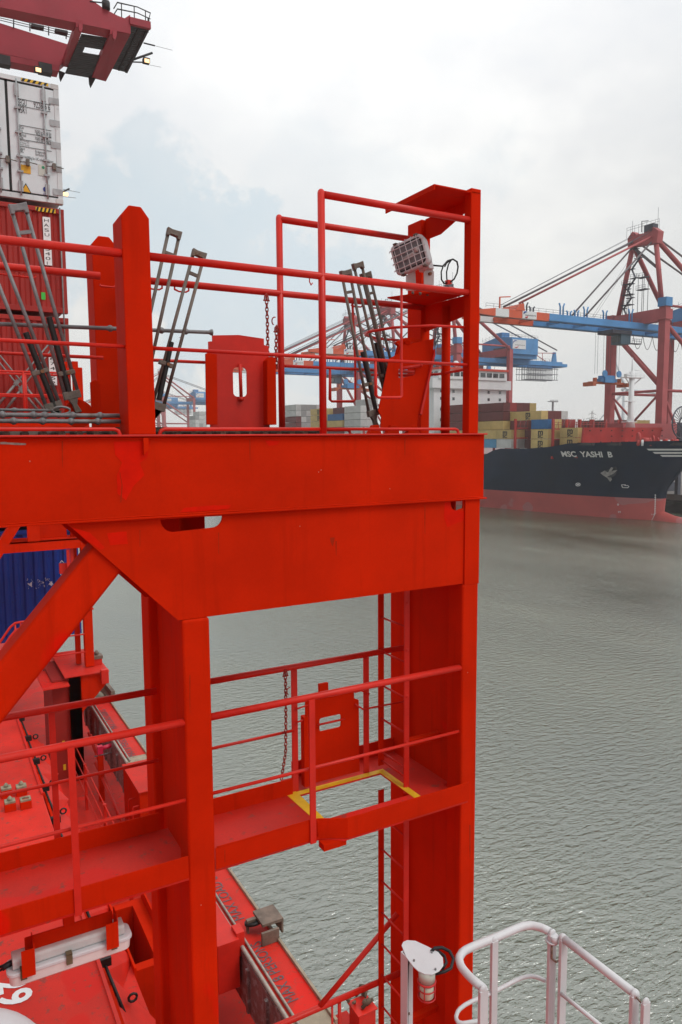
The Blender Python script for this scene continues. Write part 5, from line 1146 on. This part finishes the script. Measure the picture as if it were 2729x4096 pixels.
stack(XO, 176, 17.5, [['blue', 'yellow', 'maroon', 'maroon', 'maroon'], ['teal', 'green', 'yellow', 'yellow', 'maroon'], ['blue', 'yellow', 'green', 'maroon', 'maroon'], ['white', 'yellow', 'blue', 'maroon', 'maroon'], ['maroon', 'red', 'maroon', 'yellow', 'maroon'], ['maroon', 'red', 'yellow', 'maroon', 'yellow'], ['maroon', 'red', 'blue', 'maroon', 'maroon']], 12.19, 'bay before the white bridge house')
stack(XO, 237.2, 17.0, [['white', 'white', 'white', 'white', 'white', 'white'], ['grey', 'white', 'grey', 'white', 'white', 'grey'], ['white', 'grey', 'white', 'grey', 'white', 'white', 'white']], 12.19, 'white stack left of the leaning rods', logos=((0, 0),))
stack(XO, 251, 17.0, [['maroon', 'yellow', 'maroon', 'yellow', 'blue'], ['maroon', 'blue', 'blue', 'maroon', 'maroon', 'maroon'], ['maroon', 'maroon', 'yellow', 'maroon', 'maroon', 'maroon']], 12.19, 'maroon bay beyond the white stack')
stack(XO, 266, 17.0, [['maroon', 'yellow', 'yellow', 'yellow', 'yellow', 'yellow'], ['yellow', 'blue', 'yellow', 'yellow', 'yellow', 'yellow'], ['maroon', 'yellow', 'yellow', 'blue', 'blue', 'maroon']], 12.19, 'yellow bay right of the thin rear post', logos=((0, 4), (0, 5)))
stack(XO, 292, 19.6, [['yellow', 'yellow', 'maroon', 'maroon', 'white', 'white'], ['grey', 'grey', 'grey', 'white', 'grey', 'grey'], ['grey', 'white', 'grey', 'grey', 'white', 'grey'], ['grey', 'grey', 'white', 'grey', 'grey', 'grey'], ['white', 'grey', 'grey', 'grey', 'grey', 'white']], 12.19, 'grey block seen beside the standing slotted plate')
# yard boxes behind the bow and far ones
stack(176 + 8, 158, 20.5, [['red', 'maroon']], 12.19, 'pair above the breakwater left of the mast', 'containers beyond the moored ship')
stack(189, 158, 20.5, [['maroon', 'maroon'], ['maroon', 'maroon'], ['yellow', 'yellow'], ['yellow', 'yellow'], ['yellow', 'yellow']], 12.19, 'row above the breakwater behind the mast', 'containers beyond the moored ship')
stack(150, 455, 22, [['white', 'white', 'white', 'white', 'grey'], ['white', 'white', 'grey', 'white', 'white', 'white'], ['white', 'white', 'white', 'white', 'white', 'white']], 12.19, 'distant pale block left of the standing plate', 'far pale containers')
# lashing frames of the moored ship
def frame_at(y, zt_):
    m = MB(); x0_ = max(XO - .1, hx(y, 16) + .3)
    for k in range(7):
        x = x0_ + k * 4.9; m.box(x, x + .6, y, y + .5, 14.9, zt_)
    for z in (zt_ - 2.7, zt_ - 5.4): m.box(x0_, CL + BM - 1, y + .05, y + .35, z, z + .3)
    T = m.build('lashing_frame', SRED, MS)
    m = MB()
    for k in range(22): x = x0_ + .8 + k * 1.35; m.tube([(x, y + .2, zt_ - 2.5), (x, y + .2, zt_ - .7)], .09, 4)
    for dz in (.8, 1.4): m.tube([(x0_, y + .1, zt_ - dz), (CL + BM - 1, y + .1, zt_ - dz)], .05, 4)
    m.build('railing', SRED, T)
    m = MB()
    for k in range(14): x = x0_ + .6 + k * 2.2; m.tube([(x, y - .2, zt_ - 2.6), (x + 1.3, y - .5, zt_ + .2)], .05, 4)
    m.build('lashing_gear', GALV, T)
for y, z in ((154.6, 25.6), (141.0, 25.2), (174.6, 25.8), (235.6, 24.5)): frame_at(y, z)
# ================================================================ ship to shore cranes
CRED = paint('crane_red_paint', (.42, .095, .10), .6, .12, .2, .05, dirt=(.22, .05, .05), dirt_t=.62, spec=.25)
CBLUE = paint('crane_blue_paint', (.09, .27, .54), .55, .12, .2, .05, dirt=(.03, .09, .22), dirt_t=.6, spec=.3)
CORG = paint('crane_orange_band', (.62, .10, .04), .55, .08, .3, .03)
CWHT = paint('crane_white_band', (.70, .71, .72), .55, .05, .3, .03)
CDK = paint('crane_dark_steel', (.07, .075, .10), .6, .2, .5, .03)
CST = paint('crane_stay_steel', (.16, .14, .15), .6, .15, .5)
def sign_parts(par, x0, x1, z0, z1, y, xn=(1, 0, 0)):
    MB().box(x0, x1, y - .05, y, z0, z1).build('sign_board', CWHT, par)
    m = MB(); put_text(m, 'EUROGATE', 1, (x0 + (x1 - x0) * .17, y - .07, z0 + (z1 - z0) * .36), XV, ZV, width=(x1 - x0) * .78, shear=.2, bold=.02); 
    m.v = [Vector((v.x, v.y, z0 + (z1 - z0) * .38 + (v.z - (z0 + (z1 - z0) * .36)) * .42)) for v in m.v]; m.build('lettering', INK, par)
    cx_, cz_, r = x0 + (x1 - x0) * .24, (z0 + z1) / 2 + .05, (z1 - z0) * .38; m = MB()
    P = [(cx_ + r * math.cos(R_(a)) * 1.15, y - .06, cz_ + r * math.sin(R_(a))) for a in range(60, 185, 12)]; m.tube(P, [.02 + .22 * math.sin(math.pi * i / (len(P) - 1)) for i in range(len(P))], 5); m.build('logo_arc', paint('logo_blue', (.04, .10, .35), .5), par)
    P = [(cx_ + r * math.cos(R_(a)) * 1.15, y - .06, cz_ + r * math.sin(R_(a))) for a in range(240, 345, 12)]; m = MB().tube(P, [.02 + .2 * math.sin(math.pi * i / (len(P) - 1)) for i in range(len(P))], 5); m.build('logo_arc', paint('logo_red', (.55, .03, .04), .5), par)
def crane(label):
    T = thing('gantry_crane', label, 'crane', (183, 149.5, 5), 'ship to shore cranes along the far quay')
    def P(name, mb, mat, par=None): return mb.build(name, mat, par or T)
    YN, YFr = 139.9, 158.2
    for y in (YN, YFr):
        ob = P('leg', MB().prism([(182, y - 1.1, 5), (184.1, y - 1.1, 5), (184.1, y + 1.1, 5), (182, y + 1.1, 5)], (0, 0, 51)), CRED)
        if y == YN: P('leg_cap', MB().box(181.7, 184.4, y - 1.4, y + 1.4, 56.8, 59.2), CBLUE, ob)
        P('leg_collar', MB().box(181.6, 184.5, y - 1.5, y + 1.5, 53.2, 56.0).box(182, 184.1, y - 1.1, y + 1.1, 56, 56.8), CRED, ob)
        P('leg', MB().box(209.2, 211, y - .9, y + .9, 5, 56), CRED)
        P('leg_brace', MB().tube([(184, y, 33.5), (210, y, 33.5)], .42, 8), CRED)
        P('leg_brace', MB().tube([(184, y, 32), (197, y, 12), (210, y, 31)], .4, 8), CRED)
        P('leg_brace', MB().tube([(184, y, 52), (210, y, 34.5)], .6, 8), CRED)
        P('bogie', MB().box(178.5, 187.5, y - 3, y + 3, 5.01, 7.5), CDK)
    P('portal_beam', MB().box(181.8, 184.2, YN + 1.2, YFr - 1.2, 52.8, 56.3), CRED)
    P('portal_beam', MB().box(209.3, 211, YN + 1.4, YFr - 1.4, 53.5, 56.5), CRED)
    P('leg_brace', MB().tube([(183, YN, 33.5), (183, YFr, 33.5)], .38, 8), CRED)
    P('leg_brace', MB().tube([(183, YFr - 1.5, 32), (183, 149, 25)], .35, 8), CRED)
    P('leg_brace', MB().tube([(183, YN + 1.5, 32), (183, 149, 25)], .35, 8), CRED)
    P('leg_brace', MB().tube([(183, 155.5, 49.5), (183, YN + 1, 35)], .6, 8), CRED)
    # boom girders with bands
    for y, z0, z1 in ((146.5, 51, 52.95), (152.4, 50.5, 52.5)):
        seg = [(126.8, 131.2, CWHT), (131.2, 135.7, CORG), (135.7, 140.6, CORG if y > 150 else CWHT), (140.6, 145.2, CORG), (145.2, 182, CBLUE), (182, 246, CBLUE)]
        P('boom_tip', MB().prism([(121.5, y - .5, z0 + .25), (126.8, y - .5, z0), (126.8, y - .5, z1), (121.5, y - .5, z0 + 1.2)], (0, 1, 0)), CORG)
        for a, b_, mt in seg: P('boom_girder', MB().box(a, b_ - .01, y - .5, y + .5, z0, z1), mt)
        P('boom_rail', MB().box(123, 246, y + .55, y + 1.4, z0 + .02, z0 + .3), CDK)
        P('boom_shelf', MB().box(145, 246, y - .75, y - .51, z0 + .1, z0 + .5), CBLUE)
        m = MB()
        for z in (z1 + .5, z1 + 1.1): m.tube([(124, y, z), (240, y, z)], .045, 3)
        for k in range(46): m.tube([(124 + k * 2.55, y, z1), (124 + k * 2.55, y, z1 + 1.1)], .045, 3)
        P('boom_railing', m, CDK)
    sign_parts(T, 135.72, 140.58, 51.05, 52.9, 145.98)
    for x in (122, 131, 140, 150, 160, 170, 178, 190, 200): P('boom_cross_tie', MB().box(x, x + .6, 147, 151.9, 50.9, 51.6), CBLUE if x > 145 else CORG)
    for x, h_ in ((136.5, 2.2), (138.8, 1.3), (149.5, 3), (152.2, 1.2), (155, 1.6), (158.5, 2.8), (166, 2.4), (176.5, 3.6)):
        m = MB(); m.tube([(x, 146.5, 53), (x, 146.5, 53 + h_ * .7), (x - .4, 146.5, 53 + h_)], .22, 6).tube([(x + 1.1, 146.5, 53), (x + 1.1, 146.5, 53 + h_ * .7), (x + 1.5, 146.5, 53 + h_)], .22, 6); P('stay_fork', m, CBLUE if x > 145 else CDK)
    P('tip_frame', MB().prism([(133.5, 145.9, 52.95), (136.5, 145.9, 52.95), (136, 145.9, 54.8), (135, 145.9, 54.6)], (0, 7, 0)).beam((128.5, 146.5, 53), (128.5, 146.5, 55.8), .3, .3).beam((128.5, 146.5, 55.8), (132, 146.5, 56.2), .25, .25), CORG)
    # A frame
    ap0, ap1 = Vector((183, 143.6, 76)), Vector((183, 151.4, 76))
    P('frame_leg', MB().tube([(183, YFr - 2.2, 55.5), ap1], .72, 10), CRED); P('frame_leg', MB().tube([(183, YN + .8, 56), ap0 - ZV * .5], .72, 10), CRED)
    P('frame_leg', MB().tube([ap1, (210, YFr, 56)], .7, 8), CRED); P('frame_leg', MB().tube([ap0, (210, YN, 56)], .7, 8), CRED)
    P('frame_tie', MB().tube([ap1 + Vector((0, -.5, -1)), (183, 141.8, 67), ], .4, 6), CST)
    P('apex_head', MB().prism([(182, 152.4, 75.5), (182, 142.6, 74.6), (182, 142.2, 77.8), (182, 144, 79.2), (182, 147, 78.2), (182, 149.5, 78.4), (182, 151, 79.6), (182, 152.6, 78)], (2.4, 0, 0)), CRED)
    P('sheave_box', MB().box(182, 184.2, 144, 147, 78.3, 80.3), CDK)
    m = MB()
    for z in (80.2, 80.9): m.tube([(181.8, 141.8, z), (181.8, 152.8, z)], .05, 3)
    for k in range(9): m.tube([(181.8, 141.8 + k * 1.37, 78), (181.8, 141.8 + k * 1.37, 80.9)], .05, 3)
    m.tube([(183, 151.8, 79), (183, 151.8, 83)], .06, 3).tube([(183, 143.2, 79), (183, 143.2, 84.5)], .06, 3).tube([(183, 148.6, 79), (183, 148.6, 82), (183, 146.4, 81.6)], .13, 4)
    P('apex_railing', m, CDK)
    for y, yy in ((146.5, 144.4), (152.4, 150.8)):
        P('fore_stay', MB().tube([(135, y, 54.8), (182.4, yy, 76.8)], .3, 6), CST if y > 150 else CRED)
        P('fore_stay', MB().tube([(159, y, 53.4), (182.6, yy, 75.6)], .24, 6), CST)
        P('back_stay', MB().tube([(183.5, yy, 77), (243, y, 58)], .28, 6), CST)
        P('hoist_rope', MB().tube([(134, y, 55.2), (182.2, yy, 78.4)], .06, 3).tube([(134, y + .8, 55), (182.2, yy + .8, 78)], .06, 3), CDK)
    for y in (149, 150): P('hoist_rope', MB().tube([(165, y, 53.5), (182.6, y, 74.5)], .04, 3), CDK)
    # stairs on the far front leg
    m = MB(); base = Vector((183, YFr - 2.2, 55.5)); side = -1
    for k in range(7):
        t0, t1 = k / 7.5, (k + 1) / 7.5; a = lerp(base, ap1, t0) + Vector((0, -1.4 if k % 2 else -3.4, 0)); b_ = lerp(base, ap1, t1) + Vector((0, -3.4 if k % 2 else -1.4, 0))
        m.beam(a, b_, .7, .12); m.beam(b_ + Vector((0, -.9, 0)), b_ + Vector((0, 1.6, 0)), 1.0, .15)
        for z in (.6, 1.1): m.tube([b_ + Vector((-.5, -.9, z)), b_ + Vector((-.5, 1.6, z))], .05, 3)
        for yy in (-.9, .3, 1.5): m.tube([b_ + Vector((-.5, yy, 0)), b_ + Vector((-.5, yy, 1.1))], .05, 3)
    P('stair_flights', m, CDK)
    for y0, zt_ in ((152.6, 65.5), (147.4, 67.0)):
        m = MB()
        for dx in (-.9, .9):
            for dy in (-1, 1): m.tube([(183 + dx, y0 + dy, 56), (183 + dx, y0 + dy, zt_)], .1, 4)
        for z in ((59, 62, 65) if y0 > 150 else (62.6, 66)):
            m.box(182, 184, y0 - 1.6, y0 + 1.6, z, z + .15)
            for zz in (.6, 1.2): m.tube([(181.9, y0 - 1.6, z + zz), (181.9, y0 + 1.6, z + zz)], .05, 3)
            for yy in (-1.6, -.5, .5, 1.6): m.tube([(181.9, y0 + yy, z), (181.9, y0 + yy, z + 1.2)], .05, 3)
        P('stair_tower', m, CDK)
    # trolley, cab, service platforms
    P('trolley', MB().box(170, 178, 146.6, 152, 49.6, 50.6), CDK)
    cab = P('operator_cab', MB().box(174, 178, 147, 150.5, 46.8, 49.8), paint('cab_teal_grey', (.06, .11, .15), .5)); P('cab_window', MB().box(173.9, 173.96, 147.4, 150.2, 47.4, 49.2), DG, cab)
    m = MB().box(178, 182, 146.5, 148, 47.0, 47.2)
    for z in (47.8, 48.4): m.tube([(178, 146.5, z), (182, 146.5, z)], .06, 3)
    for k in range(5): m.tube([(178 + k, 146.5, 47), (178 + k, 146.5, 48.4)], .06, 3)
    P('cab_gangway', m, CDK)
    m = MB()
    for k in range(7):
        x0_ = 179.5 + k * 4.2; m.tube([(x0_ + 4.2 * t, 147.5, 49.8 - 4.2 * 4 * t * (1 - t) * .95) for t in [i / 10 for i in range(11)]], .10, 4)
    P('festoon_cable', m, CST)
    # machinery house and rear of the boom
    HS_ = P('machinery_house', MB().prism([(212, 141, 54.6), (212, 159.5, 54.6), (212, 159.5, 60.6), (212, 150, 62.2), (212, 143, 61.4), (212, 141, 61.2)], (14.5, 0, 0)), CBLUE)
    sign_parts(HS_, 212.4, 219.6, 56.6, 60.3, 140.9)
    P('roof_unit', MB().box(213, 217, 148, 152, 62, 64), CBLUE, HS_)
    P('house_vent', MB().box(211.8, 211.95, 145, 152, 56.5, 57.6), CDK, HS_)
    m = MB()
    for z in (.6, 1.2): m.tube([(212, 159.5, 60.6 + z), (212, 150, 62.2 + z), (212, 141, 61.2 + z), (226.4, 141, 61.2 + z)], .05, 3)
    for k in range(9): m.tube([(212 + k * 1.8, 141, 61.2), (212 + k * 1.8, 141, 62.4)], .05, 3); m.tube([(212, 141 + k * 2.3, 61), (212, 141 + k * 2.3, 63.0)], .05, 3)
    P('roof_railing', m, CDK, HS_)
    P('house_base', MB().box(213, 227, 142, 155, 53.0, 54.55), CBLUE, HS_)
    m = MB()
    for k in range(13):
        x = 226 + k * 1.4
        for y in (146, 149.5, 153): m.tube([(x, y, 45), (x, y, 50.9)], .13, 4)
    for z in (45, 47.4, 49.6):
        for y in (146, 149.5, 153): m.beam((225.5, y, z), (243.5, y, z), .2, .22)
    m.box(226, 243, 147, 148.2, 45, 45.15)
    P('hanging_lattice', m, CDK)
    P('boom_tail', MB().box(246, 249, 146, 153, 50.9, 52.2).prism([(240, 146, 52.9), (242.6, 146, 52.9), (242, 146, 57), (240.8, 146, 57)], (0, .8, 0)), CBLUE)
    P('rear_frame', MB().tube([(227, 146, 56), (241.5, 146, 56.6)], .16, 5).tube([(230, 146, 55.5), (236, 146, 52.9)], .18, 5).tube([(234, 146, 52.9), (234, 146, 56.2)], .16, 5), CRED)
    P('tie_beam', MB().tube([(184, 140, 57.2), (210, 140, 57.2)], .35, 8), CRED)
    return T
CA = crane('nearest blue and red gantry crane with lowered boom at the right edge')
def spreader(label, dx=0, dy=0, loc=None):
    T = thing('spreader', label, 'spreader', (171, 149.5, 35), 'container spreaders hanging from the cranes')
    hb_ = MB().box(169.4, 173.4, 148.2, 150.8, 35.9, 37.9).box(168, 174.8, 148.6, 150.4, 36.1, 37.0).build('head_block', CBLUE, T)
    for x in (168.5, 174.3): MB().disc((x, 147.6, 38.3), YV, .95, .3, 16).build('sheave', CBLUE, hb_)
    MB().box(164.6, 178.4, 149, 150.2, 35.5, 36.1).box(164, 165.2, 147.6, 151.4, 34.8, 35.9).box(177.8, 179, 147.6, 151.4, 34.8, 35.9).box(166.4, 167, 149, 150, 36.1, 37.2).box(176.4, 177, 149, 150, 36.1, 37.2).build('spreader_beam', paint('spreader_orange', (.42, .10, .04), .6, .2, .5), T)
    m = MB()
    for x in (168.2, 169.2, 173.6, 174.6): m.tube([(x, 148, 38.5), (x, 148, 50)], .05, 3); m.tube([(x, 151, 38.5), (x, 151, 50)], .05, 3)
    m.build('ropes', CDK, T); return T
SA = spreader('blue and orange spreader hanging before the left leg of the nearest crane')
for dy, lab in ((93, 'second gantry crane, its machinery house showing right of the red end post'), (136, 'third gantry crane whose apex shows between the leaning rods and the shelf'), (169, 'fourth gantry crane with its apex crossing behind the leaning rods'),
                (500, 'distant hazy gantry crane with signed house right of the big guide post'), (600, 'most distant hazy gantry crane, furthest left behind the rods')):
    copy_tree(CA, (183, 149.5 + dy, 5), lab)
copy_tree(SA, (139.9, 242.5, 38.1), 'blue spreader hanging beside the white container stack at mid distance')
# signs of further shore life
WT = thing('wind_turbine', 'pale wind turbine far behind the foremast of the moored ship', 'wind turbine', (622, 520, 5)); WTM = paint('turbine_grey', (.60, .64, .68), .5)
MB().tube([(622, 520, 5), (622, 520, 66)], [2.2, 1.2], 12).build('tower', WTM, WT); MB().sphere((621, 518, 66.7), 3.0, 12, 8, (1.6, 1, .8)).build('nacelle', WTM, WT)
hub = Vector((619, 515, 66.7))
for a in (111, 231, 351): 
    d = Vector((.74 * math.cos(R_(a)), -.67 * math.cos(R_(a)), math.sin(R_(a)))).normalized(); MB().tube([hub, hub + d * 10, hub + d * 46], [.9, 1.5, .2], 6).build('blade', WTM, WT)
def pylon(px, py, y, h_, label):
    c = at(px, py, y=y); T = thing('power_pylon', label, 'pylon', (c.x, c.y, 5), 'power pylons on the horizon'); m = MB(); z1_ = c.z; w_ = h_ * .09
    for s in (-1, 1):
        m.tube([(c.x + s * w_, c.y, 5), (c.x + s * w_ * .2, c.y, z1_)], .35, 4)
    for k in range(8): z = 5 + (z1_ - 5) * k / 8; ww = w_ * (1 - .1 * k); m.tube([(c.x - ww, c.y, z), (c.x + ww * .9, c.y, z + (z1_ - 5) / 8)], .2, 3)
    for f, ww in ((.66, .30), (.78, .22), (.9, .14)): z = 5 + (z1_ - 5) * f; m.tube([(c.x - h_ * ww, c.y, z), (c.x, c.y, z + 2), (c.x + h_ * ww, c.y, z)], .3, 3)
    m.build('lattice', CST, T); return T
pylon(2370, 1643, 620, 45, 'grey lattice pylon left of the nearest crane leg'); pylon(2297, 1678, 1000, 40, 'tiny faint pylon between the white stack and larger pylon')
c = at(2212, 1608, y=330); LM = thing('light_mast', 'slim floodlight mast rising behind the stacked containers', 'light mast', (c.x, c.y, 5))
MB().tube([(c.x, c.y, 5), (c.x, c.y, c.z)], .6, 8).build('pole', CST, LM); MB().box(c.x - 3.4, c.x + 3.4, c.y - 1, c.y + 1, c.z, c.z + .4).build('platform', CST, LM)
for k in range(5): MB().box(c.x - 3 + k * 1.4, c.x - 2.2 + k * 1.4, c.y - 1.1, c.y - .6, c.z + .4, c.z + 1.3).build('lamp', CWHT, LM)
# cable reel and building at the far right
c = at(2728, 1690, y=128); CRl = thing('cable_reel', 'big dark spoked cable reel cut by the right picture edge', 'reel', (c.x, c.y, 5))
m = MB(); R0 = 4.2
m.tube([c + Vector((R0 * math.cos(t), -.2, R0 * math.sin(t))) for t in [i * math.pi / 16 for i in range(33)]], .2, 5)
m.tube([c + Vector((1.2 * math.cos(t), -.2, 1.2 * math.sin(t))) for t in [i * math.pi / 8 for i in range(17)]], .2, 5)
for k in range(28): t = k * math.pi / 14; m.tube([c + Vector((1.2 * math.cos(t), -.2, 1.2 * math.sin(t))), c + Vector((R0 * math.cos(t), -.2, R0 * math.sin(t)))], .1, 3)
m.build('wheel', CDK, CRl); MB().box(c.x - .6, c.x + .6, c.y, c.y + 1, 5, c.z).build('stand', CDK, CRl)
MB().box(c.x - 18, c.x + 12, c.y + 4, c.y + 9, 16, 24).build('sill_beam', CRED, CRl)
# ================================================================ haze
hz = MB().box(-2900, 4900, -550, 5900, -1.5, 110)
ho = hz.build('haze', None or WHITE, None); ho.data.materials.clear()
hm = bpy.data.materials.new('haze'); hm.use_nodes = True; t = hm.node_tree; t.nodes.clear(); o_ = t.nodes.new('ShaderNodeOutputMaterial'); v_ = t.nodes.new('ShaderNodeVolumePrincipled')
v_.inputs['Color'].default_value = (1, 1, 1, 1); v_.inputs['Density'].default_value = .00025; v_.inputs['Anisotropy'].default_value = .0
t.links.new(v_.outputs[0], o_.inputs['Volume']); ho.data.materials.append(hm); tag(ho, None, None, kind='stuff')
ho['label'] = 'thin pale harbour haze hanging over the whole scene'; ho['category'] = 'haze'
